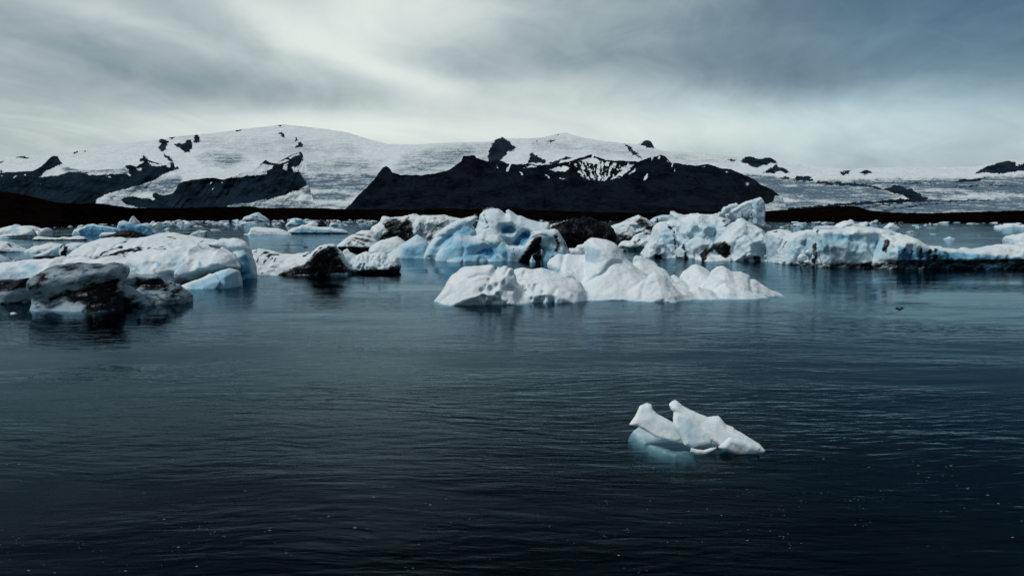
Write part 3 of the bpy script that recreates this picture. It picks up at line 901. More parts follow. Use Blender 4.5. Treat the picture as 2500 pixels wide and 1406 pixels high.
# --- large white iceberg in the middle of the picture
iceberg('iceberg', 'bright white humped iceberg with a rounded tower, nearest big berg in the middle', [
    lobe(748, [(1056, 742), (1066, 724), (1081, 706), (1096, 684), (1112, 669), (1137, 657), (1162, 649), (1195, 644), (1210, 646), (1234, 647), (1249, 653), (1260, 668), (1272, 690), (1290, 712), (1310, 742)], T=3.0, R=3.4, p=1.35, flare=0.5, lean=0.15,
         carve=[([(1262, 668), (1268, 690), (1270, 745)], 14, 0.5), ([(1305, 672), (1300, 695), (1275, 720)], 10, 0.5)]),
    lobe(741, [(1240, 735), (1258, 664), (1275, 658), (1300, 658), (1322, 650), (1340, 650), (1380, 660), (1420, 690), (1440, 738)], T=2.2, R=3.0, p=1.25, flare=0.9, lean=0.35),
    lobe(722, [(1329, 700), (1329, 652), (1330, 640), (1345, 626), (1364, 617), (1384, 619), (1400, 625), (1420, 628), (1450, 632), (1500, 650), (1520, 720)], T=1.8, R=2.2, p=1.25, flare=0.5, lean=0.25),
    lobe(730, [(1400, 725), (1424, 676), (1438, 640), (1435, 602), (1439, 590), (1449, 584), (1470, 585), (1487, 587), (1504, 594), (1512, 602), (1517, 611), (1528, 629), (1540, 640), (1556, 652), (1600, 680), (1650, 715)], T=1.9, R=1.5, p=1.7, flare=1.3, lean=0.35, k=0.6),
    lobe(737, [(1380, 737), (1400, 715), (1440, 693), (1490, 680), (1540, 684), (1580, 700), (1610, 737)], T=2.6, R=3.4, p=1.2, flare=0.6, lean=0.4, k=0.5),
    lobe(722, [(1520, 715), (1545, 650), (1553, 634), (1557, 628), (1570, 630), (1597, 640), (1625, 653), (1645, 667), (1680, 690), (1700, 715)], T=1.5, R=2.2, p=1.2, flare=0.8, lean=0.3),
    lobe(738, [(1522, 737), (1552, 706), (1581, 678), (1603, 666), (1625, 672), (1649, 696), (1680, 737)], T=1.5, R=2.6, p=1.2, k=0.5, flare=0.7, lean=0.3),
    lobe(734, [(1600, 734), (1640, 697), (1673, 702), (1692, 718), (1720, 734)], T=1.4, R=1.8, p=1.2, k=0.4, flare=0.6, lean=0.3),
    lobe(720, [(1640, 715), (1660, 672), (1670, 661), (1686, 655), (1703, 648), (1722, 651), (1740, 660), (1770, 715)], T=1.6, R=2.2, p=1.25, flare=0.9, lean=0.3),
    lobe(728, [(1690, 728), (1712, 696), (1724, 677), (1740, 660), (1754, 652), (1770, 653), (1792, 665), (1812, 665), (1828, 673), (1852, 689), (1877, 704), (1900, 715), (1934, 725)], T=1.9, R=2.4, p=1.2, flare=0.7, lean=0.2),
    lobe(736, [(1245, 738), (1285, 712), (1340, 698), (1420, 690), (1500, 680), (1560, 684), (1640, 694), (1740, 704), (1840, 712), (1905, 730)], T=2.4, R=3.6, p=1.15, flare=0.7, lean=0.55, k=0.5),
    lobe(731, [(1660, 731), (1705, 699), (1736, 707), (1760, 720), (1800, 726), (1850, 729)], T=1.2, R=1.4, p=1.2, k=0.3, flare=0.6, lean=0.3),
], 0.11, noise=((4.6, 0.75, 'w'), (1.6, 0.16, 'w'), (4.0, 0.40, 'k'), (0.6, 0.11, 'f'), (0.3, 0.04, 'f')), ksm=0.34, seed=1, mat=ICESMOOTH,
    pits=[([(1160, 690), (1265, 660), (1345, 715), (1350, 738), (1180, 745)], 46, 5.0, 0.42), ([(1195, 650), (1225, 652), (1225, 672), (1205, 672)], 4, 6, 0.5)],
    blue=[([(1290, 745), (1290, 735), (1560, 730), (1560, 745)], 6, 0.35)], base_blue=0.02, low_blue=0.15)

# --- dark slab at the left with the two hollowed feet
iceberg('iceberg', 'ash streaked grey slab of ice with a black undercut face, nearest berg at left', [
    lobe(761, poly=[(80, 800), (80, 760), (78, 726), (70, 697), (67, 681), (76, 672), (100, 659), (126, 651), (150, 645), (173, 643), (204, 644), (236, 648), (262, 646), (280, 648), (289, 657), (293, 670), (291, 684), (286, 694), (296, 720), (302, 750), (302, 800)],
         T=2.6, R=1.9, flare=0.0, lean=0.35, carve=[([(110, 735), (160, 722), (215, 706), (270, 694)], 26, 1.0), ([(150, 750), (300, 735)], 18, 0.7)]),
    lobe(744, [(280, 744), (284, 700), (290, 680), (300, 671), (333, 668), (379, 671), (400, 679), (424, 692), (440, 712), (448, 738)], T=2.2, R=1.8, flare=0.2, carve=[([(320, 705), (350, 694), (390, 695), (412, 703)], 20, 1.5)]),
    lobe(748, [(230, 748), (270, 700), (288, 690), (305, 692), (325, 705), (345, 720), (380, 735)], T=1.0, R=0.9, flare=0.5),
    lobe(739, [(330, 739), (352, 712), (385, 716), (410, 712), (424, 697), (436, 694), (446, 703), (461, 712), (469, 720)], T=0.9, R=0.8, flare=0.5),
], 0.12, noise=((3.2, 0.50, 'w'), (1.1, 0.14, 'w'), (0.5, 0.08, 'f')), ksm=0.2, seed=2, mat=ICEDARK, parts=[('slab', (0,)), ('hollowed_shoulder', (1,)), ('foot_ridge', (2,)), ('foot_ridge', (3,))], plabels={'slab': 'leaning slab with black undercut face', 'hollowed_shoulder': 'shoulder with a black hollow'}, base_dirt=0.62, warp=9,
    dirt=[([(96, 732), (130, 715), (175, 702), (220, 690), (264, 676), (292, 676), (292, 700), (300, 716), (330, 735), (330, 760), (190, 770), (205, 748), (180, 736), (150, 732), (110, 745)], 7, 0.95),  # lower face: ash plus the undercut's own shade, put into the colour
          ([(80, 725), (100, 730), (105, 745), (150, 733), (165, 740), (120, 760), (80, 764)], 6, 0.6),
          ([(330, 676), (352, 674), (385, 676), (408, 686), (420, 697), (408, 703), (385, 712), (350, 705), (325, 695)], 5, 0.95),
          ([(100, 657), (150, 648), (215, 648), (200, 656), (150, 656), (110, 668)], 5, 0.52),
          ([(70, 680), (110, 668), (180, 660), (250, 655), (200, 672), (140, 686), (80, 700)], 12, 0.52),
          ([(300, 735), (380, 738), (470, 722), (470, 745), (300, 750)], 5, 0.5)],
    dirtl=[([(362, 716), (385, 722), (400, 735)], 2.5, 0.7), ([(432, 700), (437, 712), (440, 726)], 2.5, 0.7)],
    blue=[([(75, 700), (150, 690), (260, 660), (290, 655), (290, 680), (150, 712), (80, 726)], 12, 0.5)], base_blue=0.25)

# --- black banded wedge at the left edge
iceberg('iceberg', 'low ice wedge with a broad black band, cut off by the left picture edge', [
    lobe(741, [(-90, 700), (-30, 684), (0, 682), (40, 682), (70, 680), (78, 694), (84, 712), (86, 738)], T=1.6, R=1.2, flare=0.5),
], 0.13, noise=((1.8, 0.35, 'w'), (0.6, 0.16, 'f')), seed=3, mat=ICEDARK, base_dirt=0.4, warp=6,
    dirt=[([(-100, 675), (80, 675), (76, 702), (40, 706), (0, 716), (-100, 726)], 4, 0.95), ([(-100, 735), (90, 735), (90, 760), (-100, 760)], 4, 0.8)], dirtl=[([(20, 722), (60, 712)], 3, 0.5)])

# --- big white iceberg at the left: front hump with blue undercut, scooped left arm
iceberg('iceberg', 'large white iceberg with scooped hollows and blue undercut foot, behind the dark slab', [
    lobe(704, poly=[(440, 712), (452, 694), (470, 686), (500, 678), (540, 660), (560, 655), (579, 662), (582, 690), (580, 730), (440, 730)], T=2.6, R=1.4, flare=0.0, k=0.15),
    lobe(695, poly=[(285, 760), (262, 690), (270, 645), (290, 634), (318, 616), (340, 614), (361, 611), (380, 612), (399, 614), (408, 609), (428, 607), (448, 613), (454, 603), (464, 602), (476, 613), (490, 616), (519, 615), (527, 607),
                    (540, 615), (556, 622), (567, 633), (571, 643), (577, 652), (560, 658), (545, 664), (524, 672), (503, 681), (490, 688), (460, 696), (437, 700), (430, 760)], T=3.6, R=2.2, flare=0.25, lean=0.5,
         carve=[([(345, 655), (362, 655)], 26, 0.9), ([(385, 643), (393, 645)], 9, 0.7), ([(425, 640), (445, 650), (440, 665)], 22, 0.9), ([(484, 640), (489, 646)], 9, 0.9), ([(405, 665), (430, 672)], 15, 0.5)]),
    lobe(684, [(-110, 650), (-20, 644), (0, 641), (40, 639), (75, 635), (110, 634), (130, 632), (140, 627), (156, 634), (180, 632), (222, 635), (246, 628), (262, 625), (280, 628), (300, 634), (320, 650)], T=2.8, R=1.8, flare=0.3, lean=0.5,
         carve=[([(62, 652), (80, 662), (90, 670)], 15, 0.9), ([(112, 650), (125, 652)], 9, 0.6), ([(200, 660), (270, 662)], 20, 0.5)]),
], 0.13, noise=((4.0, 0.95, 'w'), (1.5, 0.24, 'w'), (4.5, 0.35, 'k'), (0.5, 0.08, 'f')), ksm=0.15, seed=4, mat=ICESMOOTH, parts=[('undercut_wall', (0,)), ('hump', (1,)), ('scooped_arm', (2,))], plabels={'undercut_wall': 'blue undercut wall at the water'},
    blue=[([(455, 694), (500, 680), (545, 660), (580, 654), (590, 700), (460, 720)], 8, 0.6), ([(48, 645), (75, 640), (105, 655), (80, 676)], 8, 0.55), ([(380, 638), (396, 640), (394, 650), (382, 650)], 4, 0.7),
          ([(482, 636), (492, 640), (494, 650), (484, 650)], 3, 0.8), ([(410, 625), (450, 630), (460, 665), (430, 670)], 12, 0.42), ([(305, 640), (365, 640), (370, 670), (300, 668)], 12, 0.40), ([(-100, 662), (70, 662), (75, 690), (-100, 690)], 8, 0.4)],
    base_blue=0.04)

# --- plateau behind it with black wavy crevasses and blue end wall
iceberg('iceberg', 'white sloping plateau of ice with black wavy crevasses and a curved blue end wall', [
    lobe(681, poly=[(560, 740), (578, 690), (568, 660), (572, 640), (562, 622), (548, 614), (520, 606), (500, 600), (505, 592), (522, 589), (531, 586), (553, 588), (574, 585), (592, 593), (606, 607), (611, 630), (620, 650), (624, 680), (626, 740)], T=2.2, R=1.5, flare=0.2, lean=0.3),
    lobe(655, [(236, 640), (242, 620), (250, 610), (300, 603), (360, 597), (430, 594), (500, 597), (540, 606), (570, 640)], T=4.0, R=3.0, flare=0.6, lean=0.8),
    lobe(636, [(196, 628), (205, 596), (226, 585), (256, 581), (302, 583), (340, 581), (358, 574), (384, 570), (415, 572), (448, 578), (486, 583), (520, 588), (545, 600), (570, 625)], T=6.0, R=3.5, flare=0.7, lean=0.9, back=0.7),
], 0.18, noise=((3.4, 0.7, 'w'), (1.2, 0.32, 'w'), (4.0, 0.5, 'k'), (0.6, 0.2, 'f')), ksm=0.5, seed=5, parts=[('end_wall', (0,)), ('plateau', (1, 2))], plabels={'end_wall': 'curved pale blue end wall', 'plateau': 'white plateau with black crevasses'}, base_dirt=0.14, warp=4,
    dirtl=[([(246, 622), (262, 610), (285, 606), (300, 604)], 2.6, 0.9), ([(262, 628), (285, 618), (310, 612), (330, 613), (350, 607)], 3.4, 1.0), ([(300, 624), (318, 615), (330, 611)], 2.0, 0.8), ([(318, 610), (335, 603), (352, 606)], 2.2, 0.9), ([(282, 620), (305, 611), (322, 606)], 2.2, 0.9), ([(360, 608), (366, 604)], 1.8, 0.8), ([(368, 610), (384, 606), (400, 602)], 2.4, 0.95), ([(385, 611), (402, 608)], 2.0, 0.9),
           ([(278, 599), (296, 590), (316, 584)], 1.6, 0.8), ([(300, 592), (315, 588)], 1.2, 0.7), ([(410, 578), (428, 582)], 1.4, 0.8), ([(470, 605), (485, 594), (497, 588)], 1.3, 0.8), ([(395, 597), (402, 589)], 1.0, 0.6), ([(254, 606), (262, 599)], 1.2, 0.6)],
    dirt=[([(544, 617), (560, 615), (580, 622), (576, 632), (568, 630)], 2, 0.9)],
    blue=[([(575, 628), (600, 618), (612, 635), (626, 690), (570, 700), (575, 660)], 9, 0.9), ([(520, 600), (560, 596), (600, 606), (600, 622), (570, 612), (530, 608)], 9, 0.5)], base_blue=0.02)

# --- block with two black bars behind the white berg
iceberg('iceberg', 'bluish white ice block crossed by two upright black bars, behind the white berg at left', [
    lobe(630, [(84, 628), (100, 620), (122, 611), (140, 602), (152, 598), (170, 595), (184, 593), (206, 594), (214, 596), (232, 602), (246, 605), (250, 614), (244, 628)], T=2.2, R=1.6, flare=0.3, p=3, under=(0.35, 1.0, 0.5), carve=[([(158, 592), (157, 632)], 5, 0.7), ([(211, 592), (213, 632)], 3.5, 0.7)]),
    lobe(616, [(70, 614), (76, 606), (86, 600), (98, 600), (108, 597), (116, 594), (124, 592), (140, 594), (155, 596), (165, 612)], T=2.2, R=1.4, flare=0.5, k=0.2),
], 0.2, noise=((1.6, 0.4, 'f'), (0.6, 0.22, 'f')), ksm=0.25, seed=6, parts=[('barred_block', (0,)), ('rubble_heap', (1,))], plabels={'barred_block': 'block with two black bars'}, base_dirt=0.2, warp=2.5,
    dirtl=[([(158, 594), (157, 634)], 6.0, 1.0), ([(210, 596), (213, 606), (214, 634)], 3.6, 0.95)], blue=[([(100, 618), (150, 603), (248, 604), (248, 630), (90, 632)], 8, 0.42), ([(180, 598), (210, 598), (210, 622), (188, 620)], 6, 0.6), ([(216, 600), (245, 606), (240, 626), (216, 626)], 6, 0.6)],
    dirt=[([(85, 626), (250, 626), (250, 640), (85, 640)], 2, 0.7)])

iceberg('iceberg', 'low snowy rubble floe sloping to a point, at the left picture edge', [
    lobe(616, [(-60, 590), (-20, 588), (0, 588), (14, 590), (26, 592), (40, 600), (56, 607), (72, 614)], T=2.2, R=1.4, flare=0.5, under=(0.3, 0.9, 0.5)),
], 0.2, noise=((1.6, 0.4, 'f'), (0.6, 0.2, 'f')), seed=7, base_dirt=0.25, warp=2.5, dirt=[([(14, 594), (24, 594), (34, 604), (26, 606)], 2, 0.8), ([(0, 606), (30, 606), (34, 614), (0, 616)], 3, 0.55)], dirtl=[([(20, 592), (46, 604)], 1.3, 0.7)], low_blue=0.5)
iceberg('iceberg', 'small smooth white dome of ice at the left edge behind the scooped arm', [
    lobe(639, [(-30, 626), (-8, 623), (4, 624), (12, 630), (21, 638)], T=1.6, R=1.2, flare=0.4)], 0.2, noise=((1.6, 0.2, 'f'), (0.6, 0.1, 'f')), seed=8, low_blue=0.5)
iceberg('iceberg', 'tiny white nub of ice beside the smooth dome at the left edge', [
    lobe(640, [(31, 639), (34, 634), (37, 634), (40, 639)], T=0.5, R=0.5, flare=0.4)], 0.12, noise=((0.8, 0.1, 'f'),), seed=9, cat='ice floe')

# --- tilted berg with the black leading face
iceberg('iceberg', 'tilted iceberg with a black rounded prow and a pitted white right half', [
    lobe(671, [(606, 640), (609, 613), (624, 610), (640, 611), (653, 613), (680, 621), (709, 622), (722, 619), (737, 618), (765, 614), (780, 606), (790, 640), (800, 668)], T=2.8, R=1.6, flare=0.7, lean=0.5),
    lobe(671, [(690, 668), (735, 650), (765, 618), (774, 607), (784, 600), (794, 598), (806, 596), (819, 598), (825, 607), (834, 615), (848, 640), (856, 668)], T=2.6, R=1.5, flare=-0.15, lean=-0.1, k=0.25),
    lobe(667, [(815, 660), (830, 618), (834, 612), (840, 610), (847, 618), (856, 621), (866, 626), (877, 620), (888, 616), (905, 620), (925, 615), (937, 619), (946, 628), (957, 626), (968, 629), (972, 640), (977, 648), (977, 662)], T=2.6, R=1.4, flare=0.0, lean=0.6, under=(0.5, 1.0, 0.6)),
    lobe(668, [(615, 667), (617, 645), (640, 648), (680, 656), (720, 664), (740, 668)], T=1.0, R=0.8, flare=0.4),
], 0.13, noise=((2.2, 0.42, 'w'), (0.8, 0.22, 'w'), (0.35, 0.10, 'f')), ksm=0.25, seed=10, parts=[('striped_back', (0,)), ('prow', (1,)), ('pitted_wing', (2,)), ('toe', (3,))], plabels={'prow': 'black rounded prow', 'striped_back': 'white back with black stripes'}, base_dirt=0.24, warp=4,
    pits=[([(850, 630), (890, 622), (960, 632), (955, 648), (880, 662), (858, 655)], 60, 3.2, 0.4)],
    dirt=[([(672, 674), (700, 660), (740, 646), (768, 626), (788, 606), (808, 599), (822, 602), (828, 612), (832, 630), (850, 652), (866, 668), (700, 676)], 3, 0.97), ([(870, 660), (930, 654), (980, 645), (982, 668), (860, 672)], 3, 0.92), ([(830, 620), (846, 640), (862, 664), (840, 668)], 6, 0.6)],
    dirtl=[([(612, 632), (618, 620), (626, 613)], 2.2, 0.9), ([(626, 640), (632, 626), (646, 618), (654, 616)], 2.8, 0.95), ([(642, 646), (648, 634), (660, 624), (680, 622)], 2.5, 0.9), ([(652, 648), (658, 638), (668, 626)], 1.6, 0.8), ([(664, 650), (668, 640), (674, 630)], 1.8, 0.9), ([(632, 646), (668, 652), (690, 654)], 1.6, 0.7),
           ([(738, 626), (760, 616)], 1.6, 0.8), ([(640, 668), (672, 658)], 2.0, 0.7), ([(760, 632), (775, 612), (786, 603)], 1.6, 0.8)], blue=[([(835, 630), (950, 630), (960, 655), (860, 664)], 10, 0.22)])

# --- cluster in the middle distance
iceberg('iceberg', 'dirty white block of ice with a huge black stain, behind the blue wedges', [
    lobe(600, [(897, 590), (902, 566), (908, 553), (928, 543), (931, 532), (938, 530), (954, 532), (979, 530), (998, 528), (1018, 527), (1056, 526), (1079, 525), (1095, 529), (1120, 533), (1140, 540), (1160, 560)], T=4.2, R=2.2, flare=0.2, lean=0.2,
         carve=[([(1012, 540), (1012, 590)], 5, 0.6), ([(1040, 550), (1030, 585)], 6, 0.5)]),
    lobe(596, [(895, 592), (906, 575), (915, 562), (935, 556), (950, 566), (960, 590)], T=2.0, R=1.6, flare=0.2),
], 0.2, noise=((3.0, 1.0, 'w'), (1.2, 0.5, 'v'), (1.0, 0.3, 'w')), ksm=0.25, seed=11, base_dirt=0.32, warp=5,
    dirt=[([(933, 546), (945, 536), (966, 532), (982, 538), (998, 528), (1006, 542), (1010, 562), (1012, 594), (930, 600), (924, 580), (945, 566)], 3, 0.9), ([(1048, 552), (1066, 540), (1085, 533), (1106, 537), (1104, 548), (1070, 560), (1052, 592), (1036, 590)], 5, 0.66), ([(955, 570), (972, 560), (972, 580), (958, 582)], 4, 0.0)],
    dirtl=[([(1025, 545), (1028, 580)], 2, 0.6), ([(1040, 535), (1035, 575)], 2, 0.5)])
iceberg('iceberg', 'low white floe with black striped flank, in front of the stained block', [
    lobe(613, [(815, 612), (826, 596), (845, 580), (858, 573), (885, 574), (900, 578), (912, 583), (924, 594), (930, 610)], T=2.2, R=1.5, flare=0.4, lean=0.4, under=(0.9, 1.2, 0.6)),
    lobe(606, [(855, 600), (866, 571), (880, 563), (905, 563), (920, 571), (930, 600)], T=2.4, R=1.3, flare=0.3, lean=0.3, k=0.15),
], 0.2, noise=((1.8, 0.4, 'w'), (0.6, 0.2, 'f')), seed=12, base_dirt=0.25, warp=3,
    dirt=[([(826, 602), (900, 604), (905, 618), (820, 618)], 2, 0.95), ([(845, 594), (858, 590), (862, 597), (850, 600)], 2, 0.8), ([(876, 582), (900, 580), (920, 590), (905, 597), (884, 595)], 4, 0.72)],
    dirtl=[([(860, 584), (880, 592), (890, 597)], 2, 0.85), ([(866, 582), (886, 584), (898, 592)], 2, 0.85), ([(868, 572), (890, 574), (908, 580)], 1.5, 0.8)])
iceberg('iceberg', 'plain white wedge of snow crusted ice between the striped floe and the blue wedge', [
    lobe(615, [(900, 613), (903, 605), (915, 594), (930, 587), (946, 583), (968, 577), (985, 588), (1000, 600), (1010, 612)], T=1.8, R=1.4, flare=0.5, lean=0.3)], 0.2, noise=((1.8, 0.2, 'f'), (0.6, 0.1, 'f')), seed=13, dirtl=[([(925, 594), (940, 586)], 1, 0.5)])
iceberg('iceberg', 'pale blue pointed ice wedge just left of the big blue berg', [
    lobe(630, [(930, 630), (950, 618), (970, 604), (987, 592), (1005, 580), (1017, 572), (1030, 580), (1042, 590), (1050, 602), (1052, 628)], T=2.0, R=1.8, flare=0.5, lean=0.25)], 0.17, noise=((2.2, 0.25, 'f'), (0.7, 0.08, 'f')), seed=14,
    blue=[([(975, 602), (1045, 588), (1054, 615), (1030, 634), (980, 634)], 14, 0.8)], base_blue=0.34)
iceberg('iceberg', 'big sculpted blue and white iceberg with fins, a bowl and gulls on its crest', [
    lobe(631, poly=[(1030, 650), (1033, 630), (1037, 618), (1046, 600), (1058, 582), (1070, 566), (1088, 553), (1111, 540), (1126, 535), (1145, 530), (1160, 527), (1165, 529), (1163, 536), (1157, 544), (1150, 551), (1152, 557), (1160, 564), (1166, 590), (1150, 650)], T=1.6, R=1.5, flare=0.3, lean=0.15, k=0.15, carve=[([(1075, 600), (1100, 572), (1140, 548)], 9, 0.6)]),
    lobe(637, [(1062, 637), (1065, 622), (1072, 611), (1085, 596), (1100, 585), (1111, 576), (1121, 565), (1129, 567), (1141, 574), (1154, 578), (1168, 573), (1180, 569), (1190, 574), (1218, 573), (1227, 584), (1238, 598), (1246, 606), (1252, 636)], T=2.2, R=2.0, flare=0.5, lean=0.15, k=0.15,
         carve=[([(1162, 618), (1185, 608), (1200, 618)], 13, 1.3), ([(1200, 600), (1225, 600)], 10, 0.3)]),
    lobe(639, [(1090, 637), (1110, 628), (1150, 624), (1170, 621), (1180, 624), (1190, 634)], T=0.9, R=0.8, flare=0.3, k=0.12),
    lobe(638, [(1190, 637), (1205, 628), (1212, 621), (1220, 628), (1228, 636)], T=0.8, R=0.8, flare=0.3, k=0.1),
    lobe(628, [(1130, 628), (1150, 580), (1160, 558), (1168, 540), (1170, 525), (1174, 521), (1180, 515), (1189, 511), (1202, 509), (1217, 510), (1225, 515), (1233, 524), (1236, 522), (1235, 515), (1241, 511), (1247, 515), (1257, 522), (1264, 527), (1274, 528), (1288, 535), (1305, 540), (1318, 543), (1341, 543), (1346, 556), (1350, 600)], T=3.4, R=2.2, flare=0.8, lean=0.35,
         carve=[([(1232, 560), (1248, 562)], 13, 2.6), ([(1270, 580), (1284, 575)], 13, 2.8), ([(1183, 524), (1190, 545)], 2.5, 0.7), ([(1236, 590), (1262, 596)], 12, 3.0), ([(1155, 556), (1163, 553)], 6, 1.0)]),
    lobe(634, [(1215, 604), (1222, 590), (1236, 582), (1258, 582), (1275, 570), (1290, 566), (1296, 580), (1280, 604)], T=1.0, R=0.9, flare=0.3, lean=0.1, k=0.2) if False else
    lobe(637, poly=[(1236, 660), (1236, 597), (1244, 601), (1266, 602), (1276, 597), (1290, 582), (1297, 569), (1310, 564), (1328, 564), (1330, 600), (1290, 628), (1270, 660)], T=1.3, R=1.2, flare=0.3, k=0.2),
    lobe(637, poly=[(1326, 660), (1322, 636), (1325, 610), (1312, 600), (1300, 612), (1293, 640), (1286, 640), (1284, 610), (1294, 575), (1300, 566), (1322, 563), (1340, 561), (1354, 558), (1363, 563), (1370, 575), (1379, 591), (1387, 607), (1393, 620), (1395, 660)], T=1.9, R=1.3, flare=0.2, k=0.2, carve=[([(1330, 575), (1345, 600), (1352, 612)], 7, 0.3)]),
], 0.15, noise=((3.4, 0.32, 'w'), (1.2, 0.10, 'w'), (4.0, 0.25, 'k'), (0.5, 0.05, 'f')), ksm=0.14, seed=15, mat=ICESMOOTH, parts=[('fin', (0,)), ('front_wall', (1,)), ('toe', (2,)), ('toe', (3,)), ('crest', (4,)), ('arm', (5,)), ('arch_leg', (6,))], plabels={'fin': 'pale blue leaning fin', 'arch_leg': 'black streaked arched leg', 'crest': 'white crest with blue bowl'}, warp=3.5,
    dirt=[([(1298, 588), (1312, 574), (1325, 572), (1322, 600), (1326, 640), (1262, 644), (1275, 622), (1288, 606)], 3, 0.95), ([(1352, 572), (1364, 572), (1368, 600), (1362, 616), (1352, 616), (1358, 592)], 3, 0.9), ([(1340, 548), (1352, 545), (1360, 560), (1345, 560)], 3, 0.7), ([(1225, 604), (1280, 604), (1300, 642), (1236, 642)], 8, 0.0)],
    dirtl=[([(1289, 585), (1294, 572), (1310, 566)], 2, 0.55), ([(1253, 606), (1258, 630)], 0.9, 0.8), ([(1270, 606), (1269, 618)], 0.9, 0.8), ([(1180, 524), (1188, 546)], 1.4, 0.8), ([(1376, 590), (1392, 616)], 1.4, 0.7)],
    blue=[([(1034, 632), (1048, 605), (1080, 575), (1120, 545), (1160, 540), (1160, 575), (1110, 580), (1070, 615), (1062, 632)], 14, 0.78), ([(1066, 640), (1080, 606), (1112, 582), (1170, 590), (1232, 592), (1262, 640)], 14, 0.72),
          ([(1075, 612), (1090, 592), (1112, 572), (1104, 600)], 6, 0.8), ([(1156, 622), (1170, 608), (1200, 602), (1212, 615), (1200, 634), (1186, 626)], 5, 0.95), ([(1222, 552), (1250, 548), (1262, 560), (1250, 572), (1222, 572)], 5, 0.95), ([(1255, 585), (1272, 568), (1294, 560), (1296, 575), (1280, 600), (1240, 600)], 4, 1.0), ([(1236, 606), (1282, 606), (1280, 636), (1236, 636)], 8, 0.55), ([(1150, 545), (1164, 545), (1166, 562), (1152, 562)], 4, 0.7),
          ([(1185, 525), (1215, 515), (1230, 530), (1210, 540)], 8, 0.3), ([(1330, 568), (1350, 570), (1352, 600), (1330, 590)], 6, 0.7), ([(1326, 600), (1385, 610), (1390, 640), (1326, 640)], 6, 0.75)], base_blue=0.16)
iceberg('iceberg', 'black ash covered pointed berg with pale flecks, right of the blue iceberg', [
    lobe(607, [(1338, 600), (1346, 556), (1358, 548), (1372, 542), (1392, 536), (1410, 530), (1425, 527), (1440, 531), (1452, 538), (1470, 545), (1490, 551), (1502, 557), (1512, 600)], T=3.6, R=3.6, p=1.2, flare=0.4, lean=0.2)],
    0.2, noise=((2.6, 1.3, 'w'), (1.0, 0.5, 'w'), (0.5, 0.1, 'f')), seed=16, warp=5, dirt=[([(1330, 560), (1360, 545), (1395, 530), (1430, 520), (1520, 550), (1520, 612), (1330, 612)], 3, 1.3)],
    dirtl=[])
iceberg('iceberg', 'rounded grey berg streaked black like marble, left of the cracked ice tower', [
    lobe(600, [(1468, 592), (1476, 574), (1486, 560), (1504, 549), (1528, 539), (1548, 530), (1562, 526), (1577, 533), (1594, 543), (1606, 558), (1612, 590)], T=3.4, R=2.4, flare=0.3, lean=0.25, carve=[([(1495, 553), (1540, 552), (1590, 560)], 4, 0.5)])],
    0.2, noise=((2.6, 0.9, 'w'), (0.9, 0.32, 'w'), (0.5, 0.1, 'f')), seed=17, base_dirt=0.4, warp=7,
    dirt=[([(1545, 536), (1565, 530), (1602, 556), (1606, 566), (1580, 562), (1556, 548)], 3, 0.9), ([(1476, 578), (1500, 566), (1530, 574), (1560, 568), (1600, 572), (1600, 605), (1476, 605)], 5, 0.85), ([(1520, 552), (1560, 556), (1590, 564), (1540, 566)], 4, 0.6)], base_blue=0.1)
iceberg('iceberg', 'small bluish cylinder shaped block standing behind the marbled berg', [
    lobe(566, [(1582, 560), (1587, 538), (1597, 531), (1616, 525), (1640, 525), (1645, 537), (1646, 560)], T=3.0, R=1.6, flare=0.1)], 0.3, noise=((2.4, 0.4, 'f'), (0.9, 0.2, 'f')), seed=18, dirtl=[([(1606, 534), (1608, 548)], 2.5, 0.9), ([(1600, 534), (1640, 530)], 1.4, 0.6)], base_blue=0.35)
iceberg('ice_floe', 'small white ice piece with an upright horn behind the tower of the white berg', [
    lobe(626, [(1386, 622), (1389, 606), (1405, 606), (1410, 598), (1424, 597), (1428, 590), (1434, 590), (1440, 600), (1446, 622)], T=1.2, R=0.9, flare=0.2)], 0.14, noise=((1.2, 0.2, 'f'), (0.5, 0.08, 'f')), seed=19, cat='ice floe')
iceberg('ice_floe', 'tiny white pyramid of ice under the dark arch of the blue berg', [
    lobe(639.5, [(1293, 639), (1296, 631), (1299, 624), (1303, 632), (1308, 639)], T=0.5, R=0.5, flare=0.3)], 0.08, noise=((0.6, 0.06, 'f'),), seed=20, cat='ice floe')

